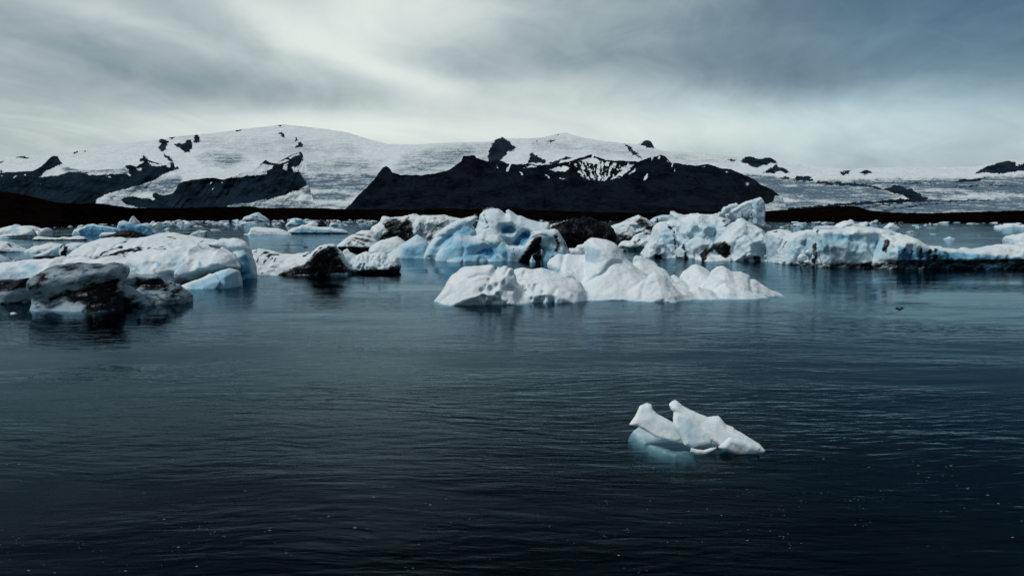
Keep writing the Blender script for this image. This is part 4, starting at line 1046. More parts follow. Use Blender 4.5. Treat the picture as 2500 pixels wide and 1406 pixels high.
# --- scalloped berg with the cracked tower of blocks
b6 = iceberg('iceberg', 'tall scalloped white iceberg crowned by a leaning tower of cracked ice blocks', [
    lobe(627, [(1566, 626), (1580, 600), (1592, 580), (1600, 558), (1611, 546), (1630, 541), (1645, 539), (1673, 541), (1682, 532), (1698, 523), (1712, 520), (1737, 524), (1765, 528), (1790, 535), (1800, 570), (1800, 626)], T=4.0, R=2.6, flare=0.6, lean=0.45,
         carve=[([(1632, 545), (1640, 570), (1648, 600), (1648, 625)], 3.2, 0.9), ([(1738, 600), (1740, 560), (1755, 540)], 6, 0.9), ([(1668, 575), (1690, 590)], 8, 0.8), ([(1693, 560), (1700, 566)], 8, 0.8), ([(1726, 540), (1740, 548)], 8, 0.7)]),
    lobe(629, [(1570, 628), (1588, 600), (1600, 585), (1620, 592), (1640, 620), (1646, 628)], T=1.6, R=1.4, flare=0.5, k=0.2),
    lobe(632, [(1646, 630), (1652, 606), (1668, 596), (1690, 584), (1710, 580), (1730, 590), (1740, 620)], T=1.8, R=1.6, flare=0.5, k=0.25),
    lobe(638, [(1700, 637), (1716, 618), (1736, 603), (1756, 590), (1775, 568), (1794, 549), (1811, 539), (1829, 541), (1850, 548), (1868, 566), (1887, 582), (1904, 604), (1908, 636)], T=3.2, R=2.6, flare=0.5, lean=0.3, k=0.3,
         carve=[([(1735, 622), (1770, 618)], 11, 2.4), ([(1840, 626), (1852, 632)], 7, 0.7)]),
    lobe(612, [(1505, 610), (1512, 596), (1520, 590), (1540, 588), (1549, 576), (1558, 571), (1570, 568), (1578, 578), (1592, 574), (1600, 600)], T=1.8, R=1.4, flare=0.2, under=(1.0, 0.9, 0.6)),
    lobe(620, [(1640, 560), (1647, 521), (1662, 523), (1690, 526), (1740, 524), (1780, 520), (1820, 520), (1864, 530), (1880, 556), (1880, 600)], T=3.6, R=2.0, flare=0.4, lean=0.5),
], 0.17, noise=((3.1, 1.5, 'w'), (1.3, 0.45, 'w'), (4.0, 0.5, 'k'), (0.6, 0.14, 'f')), ksm=0.2, seed=21, parts=[('scalloped_face', (0, 1, 2)), ('dome', (3,)), ('low_spur', (4,)), ('back_ridge', (5,))], base_dirt=0.1, warp=4,
    dirt=[([(1706, 622), (1722, 606), (1748, 594), (1772, 588), (1784, 600), (1786, 622), (1772, 632), (1756, 622), (1744, 612), (1730, 620), (1722, 640), (1712, 640)], 2.5, 1.0), ([(1512, 606), (1540, 612), (1560, 622), (1560, 640), (1512, 640)], 3, 0.95), ([(1762, 536), (1775, 536), (1772, 548), (1764, 546)], 2, 0.8), ([(1596, 620), (1606, 617), (1618, 622), (1618, 634), (1596, 634)], 2, 0.9), ([(1840, 626), (1852, 622), (1860, 630), (1858, 642), (1838, 642)], 2, 0.9), ([(1812, 630), (1828, 628), (1830, 642), (1812, 642)], 2, 0.8), ([(1786, 624), (1792, 640), (1780, 644)], 3, 0.9)],  # first outline blackens the hollow carved under the overhang
    dirtl=[([(1628, 552), (1640, 560)], 3.0, 0.85), ([(1645, 565), (1648, 600), (1650, 628)], 1.8, 0.75), ([(1668, 600), (1674, 618), (1672, 634)], 4.0, 0.9), ([(1650, 628), (1680, 632)], 3, 0.85), ([(1740, 580), (1742, 596)], 2.0, 0.7), ([(1548, 592), (1562, 585)], 2, 0.8), ([(1880, 620), (1868, 636)], 1.3, 0.7)],
    blue=[([(1600, 560), (1650, 545), (1720, 530), (1790, 545), (1740, 610), (1660, 620), (1600, 615)], 14, 0.30), ([(1780, 580), (1830, 555), (1880, 590), (1895, 630), (1790, 632)], 14, 0.30), ([(1722, 545), (1760, 545), (1745, 600), (1730, 590)], 7, 0.5), ([(1610, 560), (1640, 570), (1646, 620), (1620, 610)], 7, 0.5)], base_blue=0.06)

BL = [  # the blocks of the cracked tower: outline, waterline row of the plane they stand on
    [(1838, 548), (1836, 505), (1838, 488), (1856, 482), (1863, 492), (1866, 512), (1864, 546), (1872, 556), (1850, 556)],
    [(1800, 520), (1802, 502), (1819, 493), (1838, 488), (1840, 510), (1830, 530), (1815, 534)],
    [(1768, 520), (1778, 500), (1799, 496), (1802, 503), (1790, 512), (1780, 522)],
    [(1755, 524), (1766, 506), (1778, 503), (1784, 511), (1770, 524)],
    [(1770, 534), (1784, 514), (1806, 502), (1812, 520), (1808, 538), (1790, 540)],
    [(1812, 524), (1820, 515), (1832, 516), (1834, 526), (1824, 532), (1814, 530)],
    [(1834, 512), (1842, 514), (1856, 534), (1862, 552), (1850, 548), (1840, 532)],
    [(1820, 545), (1826, 530), (1838, 530), (1848, 548), (1838, 556), (1826, 552)],
    [(1782, 534), (1794, 524), (1804, 526), (1808, 540), (1796, 544), (1784, 542)],
    [(1808, 544), (1816, 536), (1824, 542), (1822, 552), (1812, 550)],
    [(1862, 548), (1868, 546), (1881, 552), (1880, 562), (1866, 558)],
    [(1744, 528), (1756, 518), (1768, 520), (1770, 530), (1750, 534)],
]
for i, P in enumerate(BL):
    o = iceberg('ice_block', None, [lobe(620 - (i % 3), poly=P, T=1.5 if i == 0 else 1.0, R=0.45, flare=0.0, p=2.5)], 0.16, noise=((1.6, 0.22, 'b'), (0.6, 0.08, 'f')), seed=40 + i, base_blue=0.30 if i == 0 else 0.12,
                parent=b6, dirtl=[([P[0], P[1]], 1.2, 0.6)], warp=2)

# --- long low berg at the right
b7 = iceberg('iceberg', 'long low iceberg with blue fluted cliff and black streaks, running out at right', [
    lobe(642, [(1876, 636), (1878, 575), (1882, 565), (1911, 563), (1935, 566), (1946, 600), (1950, 640)], T=2.4, R=1.6, flare=0.3, lean=0.2),
    lobe(646, [(1898, 642), (1908, 615), (1920, 586), (1930, 572), (1960, 564), (1993, 561), (2010, 562), (2030, 640)], T=3.0, R=1.6, flare=0.1, lean=0.15, p=3),
    lobe(653, [(1970, 640), (1985, 566), (1993, 561), (2039, 560), (2078, 556), (2129, 557), (2165, 560), (2181, 569), (2195, 585), (2215, 640)], T=3.4, R=1.6, flare=0.05, lean=0.15, p=3, under=(0.75, 0.5, 0.5),
         carve=[([(2010, 575), (2050, 582), (2110, 582)], 10, 0.5), ([(1985, 590), (1990, 640)], 4, 0.8), ([(2165, 585), (2165, 640)], 5, 0.5)]),
    lobe(657, [(2130, 640), (2160, 575), (2195, 576), (2218, 576), (2235, 583), (2248, 594), (2256, 603), (2295, 605), (2339, 608), (2372, 610), (2400, 606), (2426, 601), (2462, 597), (2500, 600), (2600, 600), (2700, 610), (2760, 640)], T=3.2, R=1.4, flare=0.05, lean=0.2, p=2.6, under=(1.45, 0.8, 0.5)),
    lobe(646, [(2440, 620), (2460, 600), (2462, 580), (2470, 574), (2490, 571), (2520, 570), (2560, 576), (2580, 620)], T=2.4, R=1.3, flare=0.1),
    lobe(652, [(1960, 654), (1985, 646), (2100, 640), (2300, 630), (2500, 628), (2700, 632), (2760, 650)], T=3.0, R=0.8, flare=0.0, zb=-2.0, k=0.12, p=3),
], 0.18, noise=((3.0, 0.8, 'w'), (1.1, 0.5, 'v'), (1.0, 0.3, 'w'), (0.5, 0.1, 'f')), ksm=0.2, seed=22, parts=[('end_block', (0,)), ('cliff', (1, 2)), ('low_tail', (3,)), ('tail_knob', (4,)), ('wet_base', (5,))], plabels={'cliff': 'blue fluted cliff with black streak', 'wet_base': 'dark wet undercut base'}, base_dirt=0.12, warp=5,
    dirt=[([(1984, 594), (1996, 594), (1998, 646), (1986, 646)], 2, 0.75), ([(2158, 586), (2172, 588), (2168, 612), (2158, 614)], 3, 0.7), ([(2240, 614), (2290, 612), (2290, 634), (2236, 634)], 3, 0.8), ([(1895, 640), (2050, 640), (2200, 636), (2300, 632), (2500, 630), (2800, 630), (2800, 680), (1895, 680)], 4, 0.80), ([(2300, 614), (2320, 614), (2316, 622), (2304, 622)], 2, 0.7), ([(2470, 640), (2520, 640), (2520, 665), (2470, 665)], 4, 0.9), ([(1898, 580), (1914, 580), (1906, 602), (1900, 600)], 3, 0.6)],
    dirtl=[([(1990, 594), (1989, 644)], 3.4, 1.0), ([(2166, 588), (2162, 612)], 4, 0.9), ([(2210, 606), (2204, 630)], 3, 0.75), ([(2198, 612), (2194, 630)], 2, 0.7), ([(2228, 610), (2222, 632)], 3, 0.7), ([(2250, 608), (2244, 634)], 4, 0.9), ([(2268, 612), (2264, 636)], 4, 0.95), ([(2284, 612), (2282, 636)], 4, 1.0), ([(1995, 565), (1997, 572)], 4, 0.9), ([(1890, 566), (1898, 566)], 1.5, 0.8), ([(1908, 608), (1920, 588)], 1.5, 0.8)],
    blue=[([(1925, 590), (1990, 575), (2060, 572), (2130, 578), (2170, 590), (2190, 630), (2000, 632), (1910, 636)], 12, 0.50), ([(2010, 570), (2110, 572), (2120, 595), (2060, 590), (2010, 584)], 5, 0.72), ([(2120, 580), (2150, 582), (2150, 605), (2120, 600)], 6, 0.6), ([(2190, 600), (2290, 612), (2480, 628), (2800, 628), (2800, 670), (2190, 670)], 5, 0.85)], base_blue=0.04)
CH = [(1958, 632, 26, 24), (1975, 618, 20, 16), (2012, 620, 24, 22), (2030, 608, 20, 16), (2045, 632, 28, 10), (2060, 614, 24, 20), (2078, 628, 26, 16), (2092, 622, 26, 22), (2000, 604, 16, 12), (2110, 632, 22, 10), (1970, 640, 16, 8), (2020, 636, 22, 8)]
for i, (cx, cy, w, h) in enumerate(CH):
    a = rng.random(7) * 0.25 + 0.85
    P = [(cx + w * 0.55 * a[j] * math.cos(2 * math.pi * j / 7 + i), cy - h * 0.55 * a[j] * math.sin(2 * math.pi * j / 7 + i)) for j in range(7)]
    o = iceberg('fallen_ice_chunk', None, [lobe(651 + (cy - 620) * 0.08, poly=P, T=0.55, R=0.5, flare=0.0)], 0.12, noise=((0.8, 0.14, 'f'),), seed=60 + i, parent=b7, warp=2, base_blue=0.03)

# --- far left clusters
iceberg('iceberg', 'rough white floe with a knob on top, before the dark shore at left', [
    lobe(578, [(-40, 570), (0, 557), (14, 553), (30, 550), (36, 548), (44, 553), (52, 552), (66, 551), (82, 554), (92, 560), (104, 558), (112, 556), (118, 563), (119, 574)], T=3.5, R=1.8, flare=0.3, lean=0.4),
    lobe(581, [(-20, 578), (20, 572), (50, 564), (68, 561), (80, 562), (86, 572), (88, 580)], T=2.4, R=1.6, flare=0.3, k=0.2, under=(0.8, 1.0, 0.6)),
    lobe(576, [(24, 574), (28, 558), (36, 548), (44, 553), (48, 572)], T=2.0, R=1.6, flare=0.2, k=0.3)], 0.26, noise=((2.0, 0.4, 'f'), (0.8, 0.25, 'f')), seed=23, warp=3, dirtl=[([(68, 556), (88, 562), (104, 566)], 1.4, 0.8), ([(82, 564), (90, 574)], 2.4, 0.85), ([(60, 578), (80, 577)], 2.0, 0.8), ([(28, 570), (44, 569)], 2.0, 0.6)], blue=[([(34, 556), (48, 558), (46, 572), (30, 572)], 4, 0.5)])
iceberg('iceberg', 'low strip of rubbly white ice with dark underside, left of the striped plateau', [
    lobe(587, [(82, 587), (88, 578), (100, 578), (120, 580), (140, 581), (155, 578), (168, 580), (190, 576), (206, 578), (214, 586)], T=1.6, R=1.0, flare=0.3, under=(0.35, 0.7, 0.5))], 0.22, noise=((1.4, 0.4, 'f'), (0.6, 0.3, 'f')), seed=24, warp=3, dirt=[([(80, 584), (216, 584), (216, 592), (80, 592)], 1.5, 0.8)])
iceberg('iceberg', 'smooth blue iceberg with a pointed left horn, left of the white ice pyramid', [
    lobe(572, [(180, 571), (184, 559), (192, 556), (200, 556), (206, 552), (214, 548), (227, 547), (240, 551), (262, 553), (282, 557), (292, 563), (292, 570)], T=3.0, R=1.6, flare=0.1, lean=0.15)], 0.24, noise=((2.4, 0.3, 'f'), (0.8, 0.1, 'f')), seed=25, blue=[([(192, 560), (215, 550), (290, 558), (290, 574), (192, 574)], 3, 0.95)], base_blue=0.2)
iceberg('iceberg', 'blue arched iceberg with a square left head, below the white ice pyramid', [
    lobe(571, [(286, 568), (288, 555), (292, 541), (300, 538), (310, 542), (318, 546), (330, 550), (345, 547), (358, 544), (366, 549), (374, 560), (382, 569)], T=2.8, R=1.5, flare=0.1, lean=0.1)], 0.24, noise=((2.4, 0.3, 'f'), (0.8, 0.1, 'f')), seed=26, blue=[([(288, 550), (315, 545), (350, 548), (372, 558), (380, 572), (286, 572)], 4, 0.95), ([(305, 554), (325, 558), (320, 566), (306, 564)], 3, 0.2)], base_blue=0.35)
iceberg('iceberg', 'white ice pyramid standing behind the blue arched berg at left', [
    lobe(562, [(306, 560), (313, 547), (319, 536), (325, 527), (331, 534), (338, 541), (344, 552), (350, 560)], T=2.8, R=2.0, flare=0.4)], 0.28, noise=((2.2, 0.35, 'f'), (0.8, 0.15, 'f')), seed=27, dirtl=[([(328, 536), (336, 546)], 1.5, 0.7)])
iceberg('iceberg', 'jagged black ice lump with a white rim floating before the blue arched berg', [
    lobe(580, [(244, 579), (262, 575), (280, 570), (296, 563), (310, 561), (325, 563), (340, 567), (356, 573), (362, 580)], T=2.4, R=1.4, flare=0.3)], 0.24, noise=((1.8, 0.35, 'f'), (0.8, 0.2, 'f')), seed=28, dirt=[([(235, 560), (370, 560), (370, 590), (235, 590)], 2, 1.2)])
iceberg('ice_floe', 'flat white ice slab lying left of the jagged black lump', [
    lobe(576, [(244, 575), (250, 568), (270, 567), (292, 568), (296, 573), (292, 576)], T=1.4, R=0.7, flare=0.2)], 0.2, noise=((1.4, 0.15, 'f'),), seed=29, cat='ice floe')
iceberg('iceberg', 'twin peaked white ice lump right of the blue arched berg', [
    lobe(559, [(362, 556), (368, 545), (374, 539), (380, 545), (388, 541), (394, 550), (396, 557)], T=2.6, R=1.6, flare=0.2)], 0.3, noise=((2.0, 0.4, 'f'),), seed=30)
iceberg('iceberg', 'slanted grey blue block of ice afloat alone right of the plateau crest', [
    lobe(578, [(462, 577), (468, 571), (478, 565), (490, 563), (506, 564), (507, 576)], T=1.8, R=1.0, flare=0.1, p=3)], 0.2, noise=((1.6, 0.2, 'f'), (0.6, 0.1, 'f')), seed=31, dirt=[([(497, 567), (508, 566), (508, 580), (496, 580)], 2, 0.6)], base_blue=0.25, dirtl=[([(478, 570), (486, 566)], 1.2, 0.8)])
iceberg('iceberg', 'thin black sliver of ice reaching left from the slanted grey block', [
    lobe(577, [(420, 577), (432, 574), (446, 572), (460, 570), (468, 572), (470, 577)], T=1.2, R=0.6, flare=0.2)], 0.2, noise=((1.4, 0.2, 'f'),), seed=32, dirt=[([(410, 560), (480, 560), (480, 590), (410, 590)], 2, 1.2)])
iceberg('iceberg', 'flat pure white iceberg with a tapering toe, in open water behind the tilted berg', [
    lobe(573, [(596, 573), (606, 571), (611, 565), (612, 557), (622, 554), (634, 555), (655, 557), (674, 557), (690, 561), (704, 567), (712, 573)], T=3.0, R=1.6, flare=0.2, lean=0.2)], 0.22, noise=((2.4, 0.2, 'f'), (0.8, 0.08, 'f')), seed=33)
iceberg('iceberg', 'long flat blue sided iceberg with snow on top, beside the pure white flat one', [
    lobe(571, [(702, 566), (712, 558), (724, 555), (738, 549), (752, 550), (776, 555), (806, 555), (820, 559), (836, 560), (848, 566), (854, 571)], T=3.0, R=1.5, flare=0.0, lean=0.3, p=3, under=(0.5, 0.8, 0.5))], 0.22, noise=((2.4, 0.3, 'f'), (0.9, 0.2, 'v')), seed=34, blue=[([(722, 558), (790, 560), (850, 566), (850, 575), (715, 575)], 4, 0.75)], dirt=[([(705, 568.5), (856, 568.5), (856, 578), (705, 578)], 1.2, 0.7)])
iceberg('iceberg', 'high grey humped berg in the drift ice against the black far shore', [
    lobe(541, [(592, 539), (598, 529), (610, 526), (618, 522), (626, 519), (634, 520), (640, 526), (648, 530), (656, 538)], T=9, R=5, flare=0.2)], 0.8, noise=((6.0, 1.4, 's'), (2.0, 0.5, 'f')), seed=35, mat=ICEFAR, dirtl=[([(612, 528), (636, 531), (650, 536)], 2.0, 0.7)], base_blue=0.3, warp=3)
iceberg('iceberg', 'white berg with a deep blue right face among the far drift ice', [
    lobe(551, [(698, 550), (706, 541), (714, 534), (722, 533), (736, 535), (744, 543), (750, 550)], T=5, R=3, flare=0.3)], 0.5, noise=((4.0, 0.8, 's'), (1.5, 0.3, 'f')), seed=36, mat=ICEFAR, blue=[([(716, 536), (740, 537), (750, 551), (726, 551)], 2, 1.0)], dirt=[([(718, 537), (738, 538), (744, 549), (728, 549)], 3, 0.38)], warp=3)
iceberg('iceberg', 'low white pointed berg between the blue faced berg and the black one', [
    lobe(551, [(746, 550), (756, 543), (764, 538), (772, 542), (780, 550)], T=4, R=2.5, flare=0.3)], 0.5, noise=((3.0, 0.7, 'f'),), seed=37, mat=ICEFAR)
iceberg('iceberg', 'small black cone of ice among the far drift ice', [
    lobe(552, [(774, 551), (780, 540), (784, 536), (790, 541), (798, 551)], T=3, R=2.5, flare=0.3)], 0.45, noise=((3.0, 0.5, 'f'),), seed=38, mat=ICEFAR, dirt=[([(774, 534), (800, 534), (800, 556), (774, 556)], 1.5, 0.9)])
iceberg('iceberg', 'white dome with a dark arc on its side among the far drift ice', [
    lobe(552, [(804, 551), (810, 540), (820, 537), (830, 539), (838, 551)], T=3.5, R=2.5, flare=0.3)], 0.45, noise=((3.0, 0.6, 'f'),), seed=39, mat=ICEFAR, dirtl=[([(810, 542), (820, 540), (826, 544), (822, 550)], 1.4, 0.9)])
iceberg('iceberg', 'white humped berg with a flat skirt, far behind the long low iceberg', [
    lobe(557, [(1986, 557), (1992, 554), (2020, 551), (2040, 553), (2046, 546), (2056, 541), (2066, 539), (2080, 543), (2092, 548), (2100, 556)], T=4.5, R=2.2, flare=0.3)], 0.4, noise=((3.0, 0.6, 'f'), (1.2, 0.3, 'f')), seed=80, mat=ICEFAR, low_blue=0.3)
iceberg('iceberg', 'small white knobbed berg far behind the long iceberg, right of the humped one', [
    lobe(556, [(2158, 556), (2166, 550), (2172, 544), (2180, 545), (2186, 552), (2196, 556)], T=2.6, R=1.6, flare=0.3)], 0.4, noise=((2.0, 0.4, 'f'),), seed=81, mat=ICEFAR)
iceberg('iceberg', 'thin flat white floe with a serrated top near the right edge', [
    lobe(556, [(2430, 556), (2440, 552), (2452, 549), (2462, 545), (2474, 549), (2486, 551), (2500, 549), (2520, 551), (2530, 556)], T=3.6, R=1.3, flare=0.3)], 0.4, noise=((2.0, 0.4, 'f'),), seed=82, mat=ICEFAR)
iceberg('ice_floe', 'dark grey hump of ice alone in open water behind the long low iceberg', [
    lobe(568, [(2211, 567), (2217, 564), (2226, 563), (2234, 565), (2239, 567)], T=1.2, R=0.6, flare=0.3)], 0.16, noise=((1.0, 0.12, 'f'),), seed=83, cat='ice floe', dirt=[([(2200, 555), (2245, 555), (2245, 575), (2200, 575)], 1, 0.62)])
iceberg('ice_floe', 'small pale ice piece alone in open water behind the long iceberg notch', [
    lobe(584, [(2305, 583), (2312, 580), (2318, 577), (2324, 581), (2330, 583)], T=0.8, R=0.5, flare=0.3)], 0.14, noise=((1.0, 0.12, 'f'),), seed=84, cat='ice floe', base_blue=0.3)
iceberg('ice_floe', 'dark waterlogged ice lump with two upright spikes by the pale blue wedge', [
    lobe(629, [(975, 629), (978, 624), (990, 622), (996, 626), (998, 629)], T=0.5, R=0.4, flare=0.3),
    lobe(628.5, poly=[(979, 634), (979.2, 612), (981.2, 608), (982, 634)], T=0.14, R=0.14, flare=0.0),
    lobe(628.5, poly=[(976.3, 634), (977, 613), (978.2, 634)], T=0.12, R=0.12, flare=0.0)], 0.05, noise=((0.6, 0.05, 'f'),), ksm=0.1, seed=85, cat='ice floe', dirt=[([(960, 600), (1010, 600), (1010, 640), (960, 640)], 1, 1.0)])
iceberg('ice_floe', 'tiny white chip of ice in front of the black banded wedge at far left', [
    lobe(766, [(26, 765), (29, 763), (34, 762), (38, 763), (41, 765)], T=0.18, R=0.15, flare=0.2)], 0.05, noise=((0.4, 0.03, 'f'),), seed=86, cat='ice floe')
iceberg('ice_floe', 'dark speck of ice drifting alone between the tilted berg and the flat white berg', [
    lobe(604, [(741, 603.5), (744, 601.6), (749, 602), (752, 603.5)], T=0.4, R=0.3, flare=0.2)], 0.07, noise=((0.4, 0.04, 'f'),), seed=87, cat='ice floe', dirt=[([(730, 590), (760, 590), (760, 610), (730, 610)], 1, 1.0)])

# --- clear shard floating in the foreground: blades above water, body glowing below it
sh = bpy.data.objects.new('ice_shard', None)
COL.objects.link(sh)
sh.location = (float(unproj(1700, 1085, water_y(1085))[0]), water_y(1085), 0)
tag(sh, 'small translucent ice shard with two raised blades, alone in the dark foreground water', 'ice shard')


def shard_part(name, lobes, seed, **kw):
    o = iceberg(name, None, lobes, kw.pop('vox', 0.03), noise=kw.pop('noise', ((0.6, 0.05, 'w'), (0.25, 0.02, 'w'))), ksm=0.06, seed=seed, parent=sh, mat=ICENEAR, warp=4, **kw)
    o.matrix_parent_inverse = Matrix.Translation(-sh.location)
    return o


shard_part('blade', [lobe(1090, poly=[(1541, 1045), (1556, 1029), (1571, 1005), (1582, 1002), (1592, 999), (1602, 1003), (1603, 1013), (1614, 1022), (1638, 1034), (1656, 1044), (1667, 1058), (1675, 1072), (1656, 1079), (1638, 1078), (1603, 1070), (1578, 1056), (1561, 1047)], T=0.13, R=0.10, p=1.6, flare=0.0, lean=0.75)], 90, base_blue=0.02)
shard_part('blade', [lobe(1104, poly=[(1648, 1005), (1658, 998), (1667, 995), (1675, 1002), (1681, 1008), (1700, 1016), (1720, 1024), (1741, 1032), (1757, 1030), (1770, 1029), (1776, 1036), (1783, 1046), (1802, 1052), (1803, 1056), (1833, 1072), (1858, 1086), (1868, 1100), (1841, 1112), (1806, 1106), (1762, 1094), (1736, 1077), (1722, 1062), (1712, 1046), (1690, 1032), (1661, 1022), (1652, 1016)], T=0.20, R=0.14, p=1.6, flare=0.0, lean=0.8),
                       lobe(1108, poly=[(1752, 1092), (1780, 1066), (1820, 1076), (1860, 1092), (1842, 1112), (1800, 1110)], T=0.16, R=0.14, p=1.6, flare=0.0),
                       lobe(1102, poly=[(1650, 1046), (1651, 1034), (1656, 1020), (1666, 1012), (1690, 1016), (1712, 1030), (1726, 1046), (1740, 1066), (1742, 1086), (1712, 1090), (1690, 1094), (1672, 1088), (1662, 1068)], T=0.17, R=0.16, p=1.6, flare=0.0, lean=0.7)], 91, base_blue=0.02, blue=[([(1650, 1050), (1656, 1022), (1680, 1022), (1712, 1046), (1735, 1074), (1735, 1100), (1670, 1100)], 8, 0.32)])
shard_part('flap', [lobe(1103, poly=[(1684, 1104), (1686, 1092), (1700, 1096), (1718, 1098), (1735, 1093), (1752, 1091), (1738, 1101), (1722, 1107), (1718, 1113), (1700, 1112)], T=0.10, R=0.10, flare=0.0)], 93, base_blue=0.05, vox=0.02)


def under_body():
    """submerged keel of the shard: a faceted raft sloping down from the blades to its front edge"""
    out = [(1532, 1070), (1552, 1052), (1600, 1050), (1680, 1056), (1740, 1064), (1800, 1074), (1866, 1090), (1852, 1102), (1790, 1102), (1748, 1112), (1692, 1119), (1648, 1122), (1612, 1113), (1572, 1098), (1542, 1084)]
    zk = -0.30
    P = []
    for a, b_ in out:
        x, y, z = ray(a, b_)
        k = (zk - CAMH) / z
        P.append((float(x * k), float(y * k)))
    P = np.array(P)
    h = 0.05
    xs, ys, zs = np.arange(P[:, 0].min() - 0.4, P[:, 0].max() + 0.4, h), np.arange(P[:, 1].min() - 0.4, P[:, 1].max() + 0.4, h), np.arange(-1.3, 0.05, h * 0.6)
    gx, gy = np.meshgrid(xs, ys, indexing='ij')
    d = poly_sd(P, gx, gy) + 0.16 * fbm(gx / 0.35, gy / 0.35, gx * 0, 3)
    t = (gy - P[:, 1].min()) / np.ptp(P[:, 1])
    top = -0.30 + 0.27 * np.clip(t * 1.35, 0, 1) + 0.30 * (worley(gx / 0.9, gy / 0.9, gx * 0 + 0.3) - 0.45) + 0.10 * fbm(gx / 0.3, gy / 0.3, gx * 0 + 2, 2)
    top = np.minimum(top, -0.03) - 0.35 * sstep(0.28 - d, 0, 0.4)
    gz = zs[None, None, :]
    f = np.minimum(np.minimum(d[:, :, None], (top[:, :, None] - gz)), gz + 1.1)
    f[:2] = f[-2:] = -1; f[:, :2] = f[:, -2:] = -1; f[:, :, :2] = f[:, :, -2:] = -1
    g = openvdb.FloatGrid(1.0)
    g.copyFromArray(np.ascontiguousarray(-f.astype(np.float32)))
    pts, quads = g.convertToQuads(0.0)
    V = pts * np.array([h, h, h * 0.6]) + np.array([xs[0], ys[0], zs[0]])
    V, quads = biggest_piece(V, quads[:, ::-1].astype(np.int64))
    o = mesh_obj('submerged_keel', V, quads, ICENEAR, {'dirt': np.zeros(len(V)), 'blue': np.full(len(V), 0.22)}, parent=sh)
    o.matrix_parent_inverse = Matrix.Translation(-sh.location)
    o['label'] = 'blue green keel glowing under the water'


under_body()


# ---------------------------------------------------------------- drift ice: small separate floes
def floe_mesh(i, flat):
    r = np.random.default_rng(100 + i)
    nu, nv = 16, 8
    V, Fc = [], []
    for a in range(nv):
        th = math.pi * 0.62 * a / (nv - 1)
        for q in range(nu):
            ph = 2 * math.pi * q / nu
            V.append((math.sin(th) * math.cos(ph), math.sin(th) * math.sin(ph) * 0.8, math.cos(th) * flat))
    V = np.array(V)
    dn = fbm(V[:, 0] * 1.3 + i * 9.1, V[:, 1] * 1.3, V[:, 2] * 2.2, 3, 0.6)
    V *= (1 + 1.1 * dn)[:, None]
    V[:, 2] += 0.5 * flat * vnoise(V[:, 0] * 2 + i, V[:, 1] * 2, V[:, 0] * 0)
    for a in range(nv - 1):
        for q in range(nu):
            Fc.append((a * nu + q, (a + 1) * nu + q, (a + 1) * nu + (q + 1) % nu, a * nu + (q + 1) % nu))
    me = bpy.data.meshes.new('ice_floe')
    me.from_pydata([tuple(v) for v in V], [], Fc)
    at = me.attributes.new('dirt', 'FLOAT', 'POINT')
    at.data.foreach_set('value', np.clip((r.random() < 0.3) * (0.5 + dn * 0.9), 0, 1).astype(np.float32))
    at = me.attributes.new('blue', 'FLOAT', 'POINT')
    at.data.foreach_set('value', np.full(len(V), 0.1 + 0.3 * r.random(), np.float32))
    me.polygons.foreach_set('use_smooth', np.ones(len(me.polygons), bool))
    me.materials.append(ICEFAR)
    return me


FL = [floe_mesh(i, (0.22, 0.3, 0.45, 0.7)[i % 4]) for i in range(16)]


ORD = 'first second third fourth fifth sixth seventh eighth ninth tenth eleventh twelfth thirteenth fourteenth fifteenth sixteenth seventeenth eighteenth nineteenth twentieth twenty-first twenty-second twenty-third twenty-fourth twenty-fifth twenty-sixth twenty-seventh twenty-eighth twenty-ninth thirtieth'.split()
ORD += ['thirty-' + q for q in ORD[:9]] + ['fortieth'] + ['forty-' + q for q in ORD[:9]] + ['fiftieth'] + ['fifty-' + q for q in ORD[:9]]


def floes(n, xr, yr, wr, label, group, seed, xpow=1.0):
    r = random.Random(seed)
    made = []
    for i in range(n):
        px = xr[0] + (xr[1] - xr[0]) * r.random() ** xpow
        py = yr[0] + (yr[1] - yr[0]) * r.random() ** 1.4
        if callable(wr): w = wr(r, py)
        else: w = wr[0] + (wr[1] - wr[0]) * r.random() ** 2.2
        Y = water_y(py)
        x, _, _ = unproj(px, py, Y)
        o = bpy.data.objects.new('ice_floe', FL[r.randrange(len(FL))])
        s = w * Y / F / 2
        o.location = (float(x), Y, 0.0)
        hz = s * (0.5 + 0.7 * r.random()) if s < 4 else s * (0.3 + 0.3 * r.random())
        o.scale = (s, s * (0.8 + r.random()), hz)
        o.rotation_euler = (0, 0, r.random() * 6.28)
        COL.objects.link(o)
        tag(o, label, 'ice floe', group)
        made.append((w, px, o))
    big = sorted([m for m in made if m[0] > 11], key=lambda m: m[1])
    for i, m in enumerate(big):
        m[2]['label'] = 'larger floe, %s from the left of the %s' % (ORD[i], group) if i < len(ORD) else label


floes(170, (385, 915), (538.2, 550), (4, 22), 'small white floe in the dense drift ice along the black far shore', 'drift ice along the far shore', 1)
floes(26, (130, 300), (548, 559), (4, 18), 'small white floe in the thin drift behind the blue bergs at left', 'drift ice behind the left bergs', 2)
floes(40, (1060, 1520), (538.4, 541), (4, 16), 'small white floe in the far drift ice seen behind the black ash berg', 'drift ice behind the black berg', 3)
floes(60, (1870, 2520), (542.8, 556), (4, 30), 'small white floe scattered on the far water behind the long low iceberg', 'floes scattered on the far right water', 4)
floes(12, (1880, 2520), (556, 580), (3, 12), 'tiny ice fragment in the open water just behind the long low iceberg', 'fragments behind the long low iceberg', 5)
floes(10, (400, 620), (552, 562), (6, 22), 'low white fragment in the open strip of water above the white plateau', 'fragments above the plateau', 6)


